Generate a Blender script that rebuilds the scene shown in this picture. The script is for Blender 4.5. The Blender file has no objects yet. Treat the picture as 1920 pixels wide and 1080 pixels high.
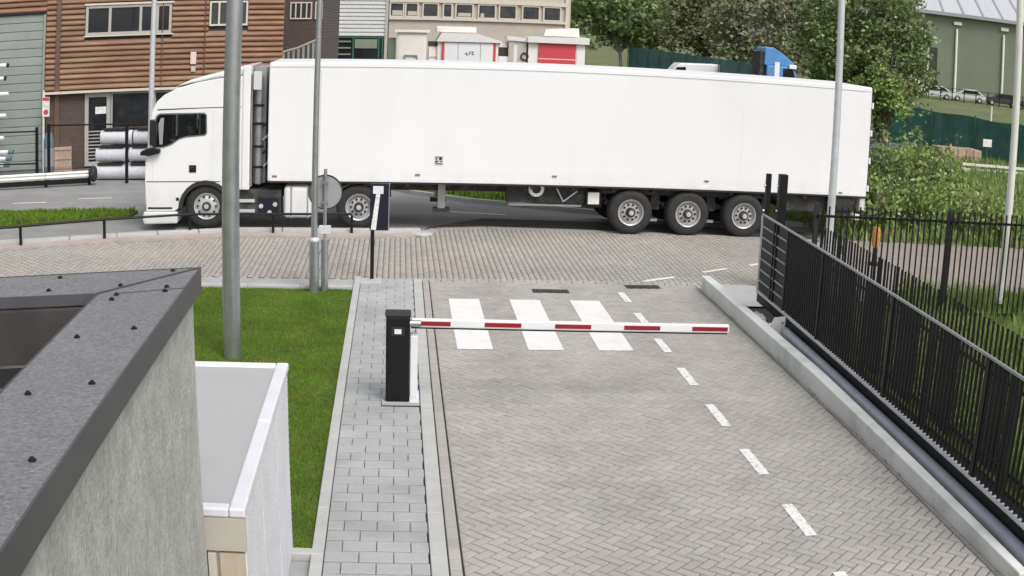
import bpy, bmesh, math, random
import numpy as np
from mathutils import Vector, Matrix

random.seed(7)
RNG = np.random.default_rng(11)
SC = bpy.context.scene
COL = SC.collection
PI = math.pi

# ------------------------------------------------------------------ camera
CAM_H = 4.456
cd = bpy.data.cameras.new('camera')
cam = bpy.data.objects.new('camera', cd)
COL.objects.link(cam)
cam.location = (0, 0, CAM_H)
cam.matrix_world = (Matrix.Translation((0, 0, CAM_H)) @ Matrix.Rotation(-0.0998, 4, 'Z')
                    @ Matrix.Rotation(PI / 2 - 0.2194, 4, 'X') @ Matrix.Rotation(0.0378, 4, 'Z'))
cd.sensor_fit = 'HORIZONTAL'
cd.sensor_width = 36.0
cd.sensor_height = 20.25
cd.lens = 2245.06 / 1920 * 36
cd.clip_start = 0.05
cd.clip_end = 3000
# the security camera's barrel lens: angle = a r + b r^3 (r measured on the 36 mm wide sensor)
PXMM = 1920 / 36.0
cd.type = 'PANO'
cd.panorama_type = 'FISHEYE_LENS_POLYNOMIAL'
cd.fisheye_fov = PI
cd.fisheye_polynomial_k0 = 0.0
cd.fisheye_polynomial_k1 = -PXMM / 2245.06
cd.fisheye_polynomial_k2 = 0.0
cd.fisheye_polynomial_k3 = -0.1569e-10 * PXMM ** 3
cd.fisheye_polynomial_k4 = 0.0
SC.camera = cam

# ------------------------------------------------------------------ sky, sun, exposure
SUN_EL, SUN_AZ = math.radians(50), math.radians(152)      # compass angle the light comes from, 0 = +Y
w = bpy.data.worlds.new('World')
SC.world = w
w.use_nodes = True
nt = w.node_tree
nt.nodes.clear()
sky = nt.nodes.new('ShaderNodeTexSky')
sky.sky_type = 'NISHITA'
sky.sun_disc = False
sky.sun_elevation = SUN_EL
sky.sun_rotation = SUN_AZ
sky.air_density = 1.0
sky.dust_density = 4.0
sky.ozone_density = 1.0
hs = nt.nodes.new('ShaderNodeHueSaturation')
hs.inputs['Saturation'].default_value = 0.22
bg = nt.nodes.new('ShaderNodeBackground')
bg.inputs['Strength'].default_value = 0.15
wo = nt.nodes.new('ShaderNodeOutputWorld')
nt.links.new(sky.outputs[0], hs.inputs['Color'])
nt.links.new(hs.outputs[0], bg.inputs['Color'])
nt.links.new(bg.outputs[0], wo.inputs['Surface'])
sl = bpy.data.lights.new('sun', 'SUN')
sl.energy = 1.1
sl.angle = math.radians(24)
sl.color = (1.0, 0.97, 0.935)
sun = bpy.data.objects.new('sun', sl)
COL.objects.link(sun)
sd = Vector((math.sin(SUN_AZ) * math.cos(SUN_EL), math.cos(SUN_AZ) * math.cos(SUN_EL), math.sin(SUN_EL)))
sun.rotation_euler = (-sd).to_track_quat('-Z', 'Y').to_euler()
sun.location = (0, 0, 60)
vs = SC.view_settings
vs.view_transform = 'Standard'
vs.look = 'None'
vs.exposure = 0.2
vs.gamma = 1.0
vs.use_curve_mapping = False


# ------------------------------------------------------------------ materials
def node(t, kind, **kw):
    n = t.nodes.new(kind)
    for k, v in kw.items():
        setattr(n, k, v)
    return n


def M(name, col, rough=0.6, metal=0.0, var=0.12, scale=3.0, bump=0.0, bscale=60.0, piece=0.0, spec=0.5,
      stretch=(1, 1, 1), coat=0.0, tint=None, tint_scale=1.0, tint_lo=0.5, tint_hi=0.65, translucent=0.0, tint_stretch=None):
    m = bpy.data.materials.new(name)
    m.use_nodes = True
    t = m.node_tree
    b = t.nodes['Principled BSDF']
    b.inputs['Roughness'].default_value = rough
    b.inputs['Metallic'].default_value = metal
    b.inputs['Specular IOR Level'].default_value = spec
    b.inputs['Coat Weight'].default_value = coat
    g = node(t, 'ShaderNodeNewGeometry')
    mp = node(t, 'ShaderNodeMapping')
    mp.inputs['Scale'].default_value = stretch
    t.links.new(g.outputs['Position'], mp.inputs['Vector'])
    n = node(t, 'ShaderNodeTexNoise')
    n.inputs['Scale'].default_value = scale
    n.inputs['Detail'].default_value = 6
    n.inputs['Roughness'].default_value = 0.65
    t.links.new(mp.outputs[0], n.inputs['Vector'])
    mr = node(t, 'ShaderNodeMapRange')
    mr.inputs['From Min'].default_value = 0.3
    mr.inputs['From Max'].default_value = 0.7
    mr.inputs['To Min'].default_value = 1 - var
    mr.inputs['To Max'].default_value = 1 + var
    t.links.new(n.outputs['Fac'], mr.inputs['Value'])
    val = mr.outputs['Result']
    if piece:
        oi = node(t, 'ShaderNodeObjectInfo')
        ad = node(t, 'ShaderNodeMath', operation='ADD')
        fr = node(t, 'ShaderNodeMath', operation='FRACT')
        t.links.new(g.outputs['Random Per Island'], ad.inputs[0])
        t.links.new(oi.outputs['Random'], ad.inputs[1])
        t.links.new(ad.outputs[0], fr.inputs[0])
        m2 = node(t, 'ShaderNodeMapRange')
        m2.inputs['To Min'].default_value = 1 - piece
        m2.inputs['To Max'].default_value = 1 + piece
        t.links.new(fr.outputs[0], m2.inputs['Value'])
        mu = node(t, 'ShaderNodeMath', operation='MULTIPLY')
        t.links.new(val, mu.inputs[0])
        t.links.new(m2.outputs['Result'], mu.inputs[1])
        val = mu.outputs[0]
    base = None
    if tint is not None:
        n2 = node(t, 'ShaderNodeTexNoise')
        n2.inputs['Scale'].default_value = tint_scale
        n2.inputs['Detail'].default_value = 5
        if tint_stretch:
            mp2 = node(t, 'ShaderNodeMapping')
            mp2.inputs['Scale'].default_value = tint_stretch
            t.links.new(g.outputs['Position'], mp2.inputs['Vector'])
            t.links.new(mp2.outputs[0], n2.inputs['Vector'])
        else:
            t.links.new(mp.outputs[0], n2.inputs['Vector'])
        m3 = node(t, 'ShaderNodeMapRange')
        m3.inputs['From Min'].default_value = tint_lo
        m3.inputs['From Max'].default_value = tint_hi
        t.links.new(n2.outputs['Fac'], m3.inputs['Value'])
        mx = node(t, 'ShaderNodeMix', data_type='RGBA')
        mx.inputs[6].default_value = (*col, 1)
        mx.inputs[7].default_value = (*tint, 1)
        t.links.new(m3.outputs['Result'], mx.inputs[0])
        base = mx.outputs[2]
    vm = node(t, 'ShaderNodeVectorMath', operation='SCALE')
    if base is None:
        vm.inputs[0].default_value = col
    else:
        t.links.new(base, vm.inputs[0])
    t.links.new(val, vm.inputs['Scale'])
    t.links.new(vm.outputs[0], b.inputs['Base Color'])
    if bump:
        n3 = node(t, 'ShaderNodeTexNoise')
        n3.inputs['Scale'].default_value = bscale
        n3.inputs['Detail'].default_value = 4
        t.links.new(mp.outputs[0], n3.inputs['Vector'])
        bp = node(t, 'ShaderNodeBump')
        bp.inputs['Strength'].default_value = bump
        bp.inputs['Distance'].default_value = 0.02
        t.links.new(n3.outputs['Fac'], bp.inputs['Height'])
        t.links.new(bp.outputs[0], b.inputs['Normal'])
    if translucent:
        tr = node(t, 'ShaderNodeBsdfTranslucent')
        t.links.new(vm.outputs[0], tr.inputs['Color'])
        ms = node(t, 'ShaderNodeMixShader')
        ms.inputs[0].default_value = translucent
        o = t.nodes['Material Output']
        t.links.new(b.outputs[0], ms.inputs[1])
        t.links.new(tr.outputs[0], ms.inputs[2])
        t.links.new(ms.outputs[0], o.inputs['Surface'])
    return m


def grime(m, z0, z1, col):
    """splash dirt that thins out upwards, broken up by noise"""
    t = m.node_tree
    b = t.nodes['Principled BSDF']
    src = b.inputs['Base Color'].links[0].from_socket
    g = node(t, 'ShaderNodeNewGeometry')
    sp = node(t, 'ShaderNodeSeparateXYZ')
    t.links.new(g.outputs['Position'], sp.inputs[0])
    mr = node(t, 'ShaderNodeMapRange')
    mr.inputs['From Min'].default_value = z1
    mr.inputs['From Max'].default_value = z0
    t.links.new(sp.outputs['Z'], mr.inputs['Value'])
    n = node(t, 'ShaderNodeTexNoise')
    n.inputs['Scale'].default_value = 2.2
    n.inputs['Detail'].default_value = 8
    mp = node(t, 'ShaderNodeMapping')
    mp.inputs['Scale'].default_value = (1.5, 1.0, 0.5)
    t.links.new(g.outputs['Position'], mp.inputs['Vector'])
    t.links.new(mp.outputs[0], n.inputs['Vector'])
    pw = node(t, 'ShaderNodeMath', operation='POWER')
    t.links.new(n.outputs['Fac'], pw.inputs[0])
    pw.inputs[1].default_value = 2.0
    mu = node(t, 'ShaderNodeMath', operation='MULTIPLY')
    t.links.new(mr.outputs['Result'], mu.inputs[0])
    t.links.new(pw.outputs[0], mu.inputs[1])
    mx = node(t, 'ShaderNodeMix', data_type='RGBA')
    mx.inputs[7].default_value = (*col, 1)
    t.links.new(mu.outputs[0], mx.inputs[0])
    t.links.new(src, mx.inputs[6])
    t.links.new(mx.outputs[2], b.inputs['Base Color'])


def brick_mat(name, c1, c2, mortar, scale, bw=0.5, bh=0.25):
    m = bpy.data.materials.new(name)
    m.use_nodes = True
    t = m.node_tree
    b = t.nodes['Principled BSDF']
    b.inputs['Roughness'].default_value = 0.85
    tc = node(t, 'ShaderNodeTexCoord')
    sp = node(t, 'ShaderNodeSeparateXYZ')
    cb = node(t, 'ShaderNodeCombineXYZ')
    t.links.new(tc.outputs['Object'], sp.inputs[0])
    t.links.new(sp.outputs['X'], cb.inputs['X'])
    t.links.new(sp.outputs['Z'], cb.inputs['Y'])
    br = node(t, 'ShaderNodeTexBrick')
    br.inputs['Color1'].default_value = (*c1, 1)
    br.inputs['Color2'].default_value = (*c2, 1)
    br.inputs['Mortar'].default_value = (*mortar, 1)
    br.inputs['Scale'].default_value = scale
    br.inputs['Mortar Size'].default_value = 0.02
    br.inputs['Brick Width'].default_value = bw
    br.inputs['Row Height'].default_value = bh
    t.links.new(cb.outputs[0], br.inputs['Vector'])
    t.links.new(br.outputs['Color'], b.inputs['Base Color'])
    bp = node(t, 'ShaderNodeBump')
    bp.inputs['Strength'].default_value = 0.4
    bp.inputs['Distance'].default_value = 0.02
    t.links.new(br.outputs['Fac'], bp.inputs['Height'])
    bp.invert = True
    t.links.new(bp.outputs[0], b.inputs['Normal'])
    return m


MT = {
    'cabglass': None,
    'paver': M('paver_concrete', (0.40, 0.376, 0.35), 0.85, var=0.12, scale=0.9, bump=0.25, bscale=120, piece=0.06, tint=(0.355, 0.334, 0.313), tint_scale=1.0, tint_lo=0.45, tint_hi=0.72, tint_stretch=(0.9, 0.16, 1)),
    'paver_road': M('paver_road', (0.37, 0.348, 0.318), 0.88, var=0.12, scale=0.5, bump=0.2, bscale=90, piece=0.07, tint=(0.40, 0.355, 0.31), tint_scale=0.35, tint_lo=0.45, tint_hi=0.7),
    'joint': M('joint_sand', (0.07, 0.065, 0.058), 0.95, var=0.25, scale=20),
    'tile': M('sidewalk_tile', (0.40, 0.405, 0.405), 0.85, var=0.12, scale=1.1, bump=0.25, bscale=130, piece=0.045, tint=(0.345, 0.355, 0.35), tint_scale=1.6),
    'kerb': M('kerb_concrete', (0.47, 0.47, 0.45), 0.8, var=0.1, scale=3, bump=0.15, bscale=90),
    'kerb_pink': M('kerb_reddish_concrete', (0.44, 0.37, 0.35), 0.85, var=0.12, scale=2, bump=0.15, bscale=80),
    'wallc': M('wall_concrete', (0.72, 0.74, 0.715), 0.75, var=0.08, scale=1.6, bump=0.1, bscale=50, tint=(0.56, 0.59, 0.56), tint_scale=1.4),
    'asphalt': M('asphalt', (0.27, 0.267, 0.264), 0.9, var=0.15, scale=1.2, bump=0.3, bscale=160, tint=(0.31, 0.305, 0.30), tint_scale=0.8, tint_stretch=(0.12, 0.9, 1)),
    'yard': M('yard_asphalt', (0.135, 0.132, 0.14), 0.9, var=0.2, scale=0.6, bump=0.2, bscale=60),
    'path': M('footpath_pinkish', (0.29, 0.25, 0.225), 0.9, var=0.15, scale=1.5, bump=0.2, bscale=90),
    'paint_zebra': M('crosswalk_paint', (0.80, 0.785, 0.775), 0.6, var=0.04, scale=3, tint=(0.72, 0.70, 0.69), tint_scale=4, tint_lo=0.5, tint_hi=0.8),
    'paint': M('road_paint', (0.80, 0.785, 0.76), 0.6, var=0.05, scale=6, tint=(0.50, 0.475, 0.45), tint_scale=16, tint_lo=0.52, tint_hi=0.66),
    'soil': M('grass_soil', (0.075, 0.115, 0.015), 0.95, var=0.3, scale=6, bump=0.4, bscale=60),
    'terrain': M('terrain_grass', (0.115, 0.145, 0.05), 0.95, var=0.3, scale=0.35, bump=0.4, bscale=6, tint=(0.17, 0.16, 0.07), tint_scale=0.12),
    'blade': M('grass_blade', (0.145, 0.25, 0.02), 0.7, var=0.3, scale=1.3, piece=0.4, translucent=0.25, tint=(0.18, 0.24, 0.028), tint_scale=1.8),
    'blade_tall': M('grass_tall_blade', (0.21, 0.30, 0.075), 0.6, var=0.25, scale=1.3, piece=0.45, translucent=0.25, tint=(0.32, 0.36, 0.14), tint_scale=0.8),
    'white': M('vehicle_white', (0.82, 0.82, 0.82), 0.35, var=0.025, scale=0.8, coat=0.3, tint=(0.79, 0.79, 0.785), tint_scale=0.9),
    'trailer': M('trailer_white', (0.82, 0.82, 0.825), 0.45, var=0.02, scale=0.5, tint=(0.79, 0.79, 0.79), tint_scale=0.6, stretch=(1, 1, 0.4)),
    'whitegrey': M('offwhite_paint', (0.62, 0.62, 0.62), 0.5, var=0.06),
    'black': M('black_paint', (0.007, 0.007, 0.008), 0.5, var=0.2, scale=4, spec=0.3),
    'blackmatt': M('black_plastic', (0.025, 0.024, 0.024), 0.7, var=0.25, scale=5, bump=0.1),
    'chassis': M('chassis_dirty_black', (0.035, 0.033, 0.031), 0.75, var=0.4, scale=6, bump=0.2, tint=(0.07, 0.065, 0.058), tint_scale=3),
    'rubber': M('tyre_rubber', (0.028, 0.027, 0.026), 0.8, var=0.3, scale=8, bump=0.2),
    'rim': M('rim_silver', (0.56, 0.56, 0.56), 0.4, metal=0.3, var=0.15, scale=14),
    'steel': M('galvanised_steel', (0.47, 0.485, 0.505), 0.34, metal=0.85, var=0.14, scale=5, bump=0.05),
    'steel_light': M('light_steel', (0.62, 0.64, 0.66), 0.45, metal=0.35, var=0.1, scale=5),
    'pipe_grey': M('pipe_grey', (0.36, 0.37, 0.42), 0.4, metal=0.2, var=0.12, scale=3),
    'railgrey': M('rail_grey', (0.34, 0.35, 0.36), 0.5, metal=0.3, var=0.1, scale=5),
    'polewhite': M('pole_white', (0.72, 0.71, 0.66), 0.5, var=0.08, scale=5),
    'glass': M('dark_glass', (0.018, 0.02, 0.023), 0.08, var=0.3, scale=1.2, spec=0.8),
    'glass_mid': M('dusky_glass', (0.05, 0.052, 0.056), 0.12, var=0.5, scale=1.5, spec=0.8),
    'blueglass': M('navy_sign', (0.006, 0.008, 0.02), 0.4, var=0.2),
    'red': M('barrier_red', (0.27, 0.006, 0.018), 0.45, var=0.1),
    'redstall': M('stall_red', (0.60, 0.06, 0.075), 0.5, var=0.08),
    'cream': M('stall_cream', (0.82, 0.79, 0.73), 0.6, var=0.05),
    'creamroof': M('stall_roof', (0.74, 0.72, 0.70), 0.6, var=0.06),
    'coping': M('coping_metal', (0.205, 0.20, 0.21), 0.55, metal=0.15, var=0.4, scale=60, bump=0.6, bscale=45, tint=(0.225, 0.22, 0.228), tint_scale=4),
    'copingside': M('coping_fascia', (0.10, 0.098, 0.105), 0.5, metal=0.3, var=0.12, scale=3),
    'render_wall': M('gatehouse_render', (0.42, 0.415, 0.405), 0.85, var=0.2, scale=18.0, bump=0.6, bscale=45, stretch=(1, 1.2, 0.85), tint=(0.52, 0.515, 0.505), tint_scale=6.0, tint_lo=0.38, tint_hi=0.68),
    'roofmem': M('roof_membrane', (0.13, 0.125, 0.13), 0.85, var=0.3, scale=9, bump=0.4, bscale=50),
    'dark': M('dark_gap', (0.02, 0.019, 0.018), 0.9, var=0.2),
    'lilac': M('pale_lilac_metal', (0.74, 0.735, 0.775), 0.5, var=0.05),
    'cabinetroof': M('cabinet_roof', (0.44, 0.435, 0.44), 0.6, var=0.04, scale=2),
    'beige': M('beige_panel', (0.50, 0.465, 0.40), 0.65, var=0.06),
    'beigewood': M('beige_door', (0.52, 0.43, 0.34), 0.65, var=0.14, scale=5, stretch=(8, 8, 0.7)),
    'perf': M('perforated_white', (0.80, 0.805, 0.815), 0.55, var=0.05),
    'clad': M('cladding_brown', (0.23, 0.115, 0.066), 0.6, var=0.22, scale=1.4, stretch=(0.6, 0.6, 5), piece=0.16, tint=(0.27, 0.17, 0.095), tint_scale=0.7),
    'cladpost': M('cladding_post', (0.13, 0.075, 0.055), 0.6, var=0.2),
    'roller': M('roller_door', (0.27, 0.30, 0.275), 0.6, var=0.08, scale=1.2, piece=0.04),
    'framegrey': M('frame_grey', (0.42, 0.40, 0.37), 0.6, var=0.08),
    'framecream': M('frame_cream', (0.62, 0.57, 0.48), 0.6, var=0.06),
    'darkbrick': brick_mat('dark_brick', (0.10, 0.068, 0.055), (0.075, 0.05, 0.045), (0.12, 0.105, 0.095), 4.0),
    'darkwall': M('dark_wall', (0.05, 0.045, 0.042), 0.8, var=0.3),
    'corrwhite': M('corrugated_white', (0.66, 0.66, 0.65), 0.5, var=0.05),
    'beigewall': M('beige_wall', (0.50, 0.445, 0.375), 0.85, var=0.08, scale=1.0),
    'greenwall': M('green_sheet_wall', (0.185, 0.215, 0.155), 0.6, var=0.10, scale=0.25),
    'greyroof': M('grey_sheet_roof', (0.52, 0.53, 0.56), 0.6, var=0.06),
    'greennet': M('green_netting', (0.045, 0.15, 0.13), 0.8, var=0.35, scale=0.9, tint=(0.08, 0.16, 0.14), tint_scale=1.2),
    'greenpost': M('green_post', (0.03, 0.10, 0.06), 0.6, var=0.2),
    'bluecab': M('lorry_blue', (0.09, 0.27, 0.55), 0.4, var=0.12),
    'foil': M('wrapped_foil', (0.70, 0.70, 0.74), 0.3, var=0.10, scale=5, stretch=(3, 1, 1), bump=0.3, bscale=9),
    'crate': M('crate_wood', (0.42, 0.30, 0.22), 0.8, var=0.2, piece=0.15),
    'orange': M('marker_orange', (0.50, 0.23, 0.05), 0.7, var=0.5, scale=22),
    'bark': M('tree_bark', (0.13, 0.11, 0.085), 0.9, var=0.3, scale=4, bump=0.4, bscale=14),
    'barkpale': M('pale_bark', (0.34, 0.33, 0.28), 0.9, var=0.3, scale=3),
    'leaf_green': M('leaf_green', (0.22, 0.30, 0.11), 0.55, var=0.3, scale=0.7, piece=0.5, translucent=0.25),
    'leaf_mid': M('leaf_mid', (0.24, 0.285, 0.13), 0.55, var=0.3, scale=0.7, piece=0.5, translucent=0.25, tint=(0.27, 0.25, 0.155), tint_scale=0.6),
    'leaf_brown': M('leaf_brown', (0.27, 0.275, 0.17), 0.6, var=0.3, scale=0.7, piece=0.5, translucent=0.2, tint=(0.22, 0.275, 0.13), tint_scale=0.5),
    'leaf_dark': M('leaf_dark', (0.18, 0.25, 0.09), 0.55, var=0.35, scale=0.9, piece=0.55, translucent=0.22, tint=(0.25, 0.285, 0.12), tint_scale=0.8),
    'leaf_bush': M('leaf_bush', (0.25, 0.36, 0.10), 0.55, var=0.3, scale=1.3, piece=0.5, translucent=0.25, tint=(0.28, 0.29, 0.14), tint_scale=1.2),
    'carwhite': M('car_silver', (0.62, 0.62, 0.64), 0.35, var=0.05),
    'cardark': M('car_dark', (0.05, 0.05, 0.065), 0.35, var=0.1),
    'amber': M('amber_lens', (0.24, 0.16, 0.10), 0.4),
    'redlens': M('red_lens', (0.35, 0.02, 0.02), 0.4),
    'pinkwhite': M('pale_pink_box', (0.72, 0.60, 0.56), 0.6, var=0.05),
    'bluepipe': M('blue_cap', (0.10, 0.17, 0.20), 0.5, var=0.2),
    'signgrey': M('sign_back_grey', (0.37, 0.38, 0.385), 0.5, metal=0.3, var=0.06),
    'skin': M('driver_skin', (0.45, 0.30, 0.23), 0.6),
    'cloth': M('driver_shirt', (0.22, 0.30, 0.32), 0.8),
}


def pane_mat(name, tint, clear):
    m = bpy.data.materials.new(name)
    m.use_nodes = True
    t = m.node_tree
    o = t.nodes['Material Output']
    b = t.nodes['Principled BSDF']
    b.inputs['Base Color'].default_value = (0.02, 0.022, 0.024, 1)
    b.inputs['Roughness'].default_value = 0.06
    b.inputs['Specular IOR Level'].default_value = 0.7
    tp_ = node(t, 'ShaderNodeBsdfTransparent')
    tp_.inputs['Color'].default_value = (*tint, 1)
    ms = node(t, 'ShaderNodeMixShader')
    ms.inputs[0].default_value = clear
    t.links.new(b.outputs[0], ms.inputs[1])
    t.links.new(tp_.outputs[0], ms.inputs[2])
    t.links.new(ms.outputs[0], o.inputs['Surface'])
    return m


MT['cabglass'] = pane_mat('cab_glass', (0.8, 0.84, 0.84), 0.78)


grime(MT['trailer'], 1.0, 1.4, (0.58, 0.56, 0.53))
grime(MT['white'], 0.1, 1.2, (0.42, 0.40, 0.37))


# ------------------------------------------------------------------ mesh helpers
class MB:
    def __init__(self):
        self.v, self.f, self.m, self.weld = [], [], [], False

    def add(self, vs, fs, mi=0):
        o = len(self.v)
        self.v += [tuple(p) for p in vs]
        self.f += [tuple(i + o for i in f) for f in fs]
        self.m += [mi] * len(fs)
        return self

    def box(self, x0, x1, y0, y1, z0, z1, mi=0):
        return self.add([(x0, y0, z0), (x1, y0, z0), (x1, y1, z0), (x0, y1, z0), (x0, y0, z1), (x1, y0, z1), (x1, y1, z1), (x0, y1, z1)],
                        [(3, 2, 1, 0), (4, 5, 6, 7), (0, 1, 5, 4), (1, 2, 6, 5), (2, 3, 7, 6), (3, 0, 4, 7)], mi)

    def prism(self, poly, a, b, axis='z', mi=0):
        n = len(poly)
        if axis == 'z':
            P = lambda p, t: (p[0], p[1], t)
        elif axis == 'y':
            P = lambda p, t: (p[0], t, p[1])
        else:
            P = lambda p, t: (t, p[0], p[1])
        vs = [P(p, a) for p in poly] + [P(p, b) for p in poly]
        fs = [tuple(range(n - 1, -1, -1)), tuple(range(n, 2 * n))] + [(i, (i + 1) % n, n + (i + 1) % n, n + i) for i in range(n)]
        return self.add(vs, fs, mi)

    def tube(self, p0, p1, r0, r1=None, n=12, mi=0, caps=True):
        r1 = r0 if r1 is None else r1
        p0, p1 = Vector(p0), Vector(p1)
        d = (p1 - p0).normalized()
        a = d.orthogonal().normalized()
        b = d.cross(a)
        vs = []
        for p, r in ((p0, r0), (p1, r1)):
            for i in range(n):
                t = 2 * PI * i / n
                vs.append(p + (a * math.cos(t) + b * math.sin(t)) * r)
        fs = [(i, (i + 1) % n, n + (i + 1) % n, n + i) for i in range(n)]
        if caps:
            fs += [tuple(range(n - 1, -1, -1)), tuple(range(n, 2 * n))]
        return self.add(vs, fs, mi)

    def path(self, pts, r, n=8, mi=0):
        for a, b in zip(pts[:-1], pts[1:]):
            self.tube(a, b, r, r, n, mi)
        return self

    def lathe(self, prof, c=(0, 0, 0), axis='y', n=28, mi=0, caps=True):
        """prof: list of (radius, offset along axis)"""
        self.weld = True
        vs = []
        for r, h in prof:
            for i in range(n):
                t = 2 * PI * i / n
                u, s = r * math.cos(t), r * math.sin(t)
                vs.append({'y': (c[0] + u, c[1] + h, c[2] + s), 'z': (c[0] + u, c[1] + s, c[2] + h), 'x': (c[0] + h, c[1] + u, c[2] + s)}[axis])
        fs = []
        for k in range(len(prof) - 1):
            for i in range(n):
                j = (i + 1) % n
                fs.append((k * n + i, k * n + j, (k + 1) * n + j, (k + 1) * n + i))
        if not caps:      # closed ring section: join the last circle to the first
            k = len(prof) - 1
            if prof[0][0] > 1e-6 and prof[k][0] > 1e-6:
                for i in range(n):
                    j = (i + 1) % n
                    fs.append((k * n + i, k * n + j, j, i))
        else:
            if prof[0][0] > 1e-6:
                fs.append(tuple(range(n)))
            if prof[-1][0] > 1e-6:
                fs.append(tuple(range((len(prof) - 1) * n, len(prof) * n)))
        return self.add(vs, fs, mi)

    def mesh(self, name, mats, bevel=0.0, seg=2, smooth=False):
        me = bpy.data.meshes.new(name)
        me.from_pydata(self.v, [], self.f)
        for m in mats:
            me.materials.append(m)
        me.polygons.foreach_set('material_index', self.m)
        bm = bmesh.new()
        bm.from_mesh(me)
        if self.weld:
            bmesh.ops.remove_doubles(bm, verts=bm.verts, dist=1e-6)
        bmesh.ops.recalc_face_normals(bm, faces=bm.faces)
        if bevel:
            es = [e for e in bm.edges if len(e.link_faces) == 2 and e.calc_face_angle(0) > 0.5]
            bmesh.ops.bevel(bm, geom=es, offset=bevel, segments=seg, affect='EDGES', profile=0.5, clamp_overlap=True)
        if smooth:
            for f in bm.faces:
                f.smooth = True
            for e in bm.edges:
                if len(e.link_faces) == 2 and e.calc_face_angle(0) > 0.6:
                    e.smooth = False
        bm.to_mesh(me)
        bm.free()
        return me

    def build(self, name, mats, parent=None, bevel=0.0, smooth=False, loc=None, rotz=0.0, seg=2):
        if not isinstance(mats, (list, tuple)):
            mats = [mats]
        return link(name, self.mesh(name, mats, bevel, seg, smooth), parent, loc, rotz)


def link(name, me, parent=None, loc=None, rotz=0.0):
    o = bpy.data.objects.new(name, me)
    COL.objects.link(o)
    if parent is not None:
        o.parent = parent
    if loc is not None:
        o.location = loc
    if rotz:
        o.rotation_euler = (0, 0, rotz)
    return o


def tag(o, label, cat, group=None):
    o['label'] = label
    o['category'] = cat
    if group:
        o['group'] = group
    return o


def thing(name, label, cat, loc=(0, 0, 0), rotz=0.0, group=None):
    return tag(link(name, None, None, loc, rotz), label, cat, group)


def struct(o):
    o['kind'] = 'structure'
    return o


def stuff(o):
    o['kind'] = 'stuff'
    return o


def copy_tree(o, parent=None, loc=None, rotz=None, label=None):
    c = o.copy()
    COL.objects.link(c)
    c.parent = parent
    if loc is not None:
        c.location = loc
    if rotz is not None:
        c.rotation_euler = (0, 0, rotz)
    if label:
        c['label'] = label
    for ch in o.children:
        copy_tree(ch, c)
    return c


def raw_mesh(name, verts, faces_flat, per, mat, parent=None):
    """many equal faces in one mesh (numpy)"""
    me = bpy.data.meshes.new(name)
    nv, nf = len(verts), len(faces_flat) // per
    me.vertices.add(nv)
    me.vertices.foreach_set('co', np.asarray(verts, np.float32).ravel())
    me.loops.add(nf * per)
    me.loops.foreach_set('vertex_index', np.asarray(faces_flat, np.int32))
    me.polygons.add(nf)
    me.polygons.foreach_set('loop_start', np.arange(0, nf * per, per, dtype=np.int32))
    me.materials.append(mat)
    me.update(calc_edges=True)
    me.validate()
    return link(name, me, parent)


def leaves(name, cen, size, mat, parent=None, flat=0.0, up=0.0):
    n = len(cen)
    a = RNG.normal(size=(n, 3))
    a[:, 2] = a[:, 2] * (1 - flat) + up
    a /= np.linalg.norm(a, axis=1)[:, None]
    b = np.cross(a, RNG.normal(size=(n, 3)))
    b /= np.linalg.norm(b, axis=1)[:, None] + 1e-9
    s = size * RNG.uniform(0.6, 1.35, (n, 1))
    v = np.stack([cen - a * s * 0.5, cen + b * s * 0.28, cen + a * s * 0.5, cen - b * s * 0.28], 1).reshape(-1, 3)
    return raw_mesh(name, v, np.arange(n * 4), 4, mat, parent)


def in_poly(pts, poly):
    x, y = pts[:, 0], pts[:, 1]
    r = np.zeros(len(pts), bool)
    n = len(poly)
    for i in range(n):
        x0, y0 = poly[i]
        x1, y1 = poly[(i + 1) % n]
        c = ((y0 > y) != (y1 > y)) & (x < (x1 - x0) * (y - y0) / (y1 - y0 + 1e-12) + x0)
        r ^= c
    return r


def blades(name, poly, count, h, wdt, mat, z=0.0, parent=None, hvar=0.4, near=None, lean=0.5):
    P = np.array(poly)
    lo, hi = P.min(0), P.max(0)
    pts = RNG.uniform(lo, hi, (int(count * 1.8), 2))
    pts = pts[in_poly(pts, poly)][:count]
    n = len(pts)
    t = RNG.uniform(0, 2 * PI, n)
    hh = h * RNG.uniform(1 - hvar, 1 + hvar, n) * (0.95 + 0.3 * np.sin(pts[:, 0] * 4.3 + 2 * np.sin(pts[:, 1] * 1.7)) * np.sin(pts[:, 1] * 3.1 + 1.3 * np.sin(pts[:, 0] * 2.9)))
    wd = wdt * RNG.uniform(0.7, 1.4, n)
    d = np.stack([np.cos(t), np.sin(t)], 1)
    ln = RNG.normal(size=(n, 2)) * lean * hh[:, None] * 0.6
    b = np.zeros((n, 3, 3))
    b[:, 0, :2] = pts - d * wd[:, None] / 2
    b[:, 1, :2] = pts + d * wd[:, None] / 2
    b[:, 2, :2] = pts + ln
    b[:, :2, 2] = z
    b[:, 2, 2] = z + hh
    return raw_mesh(name, b.reshape(-1, 3), np.arange(n * 3), 3, mat, parent)


def sheet(name, poly, z, mat, parent=None):
    mb = MB()
    mb.add([(x, y, z) for x, y in poly], [tuple(range(len(poly)))])
    o = mb.build(name, mat, parent)
    return o


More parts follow.
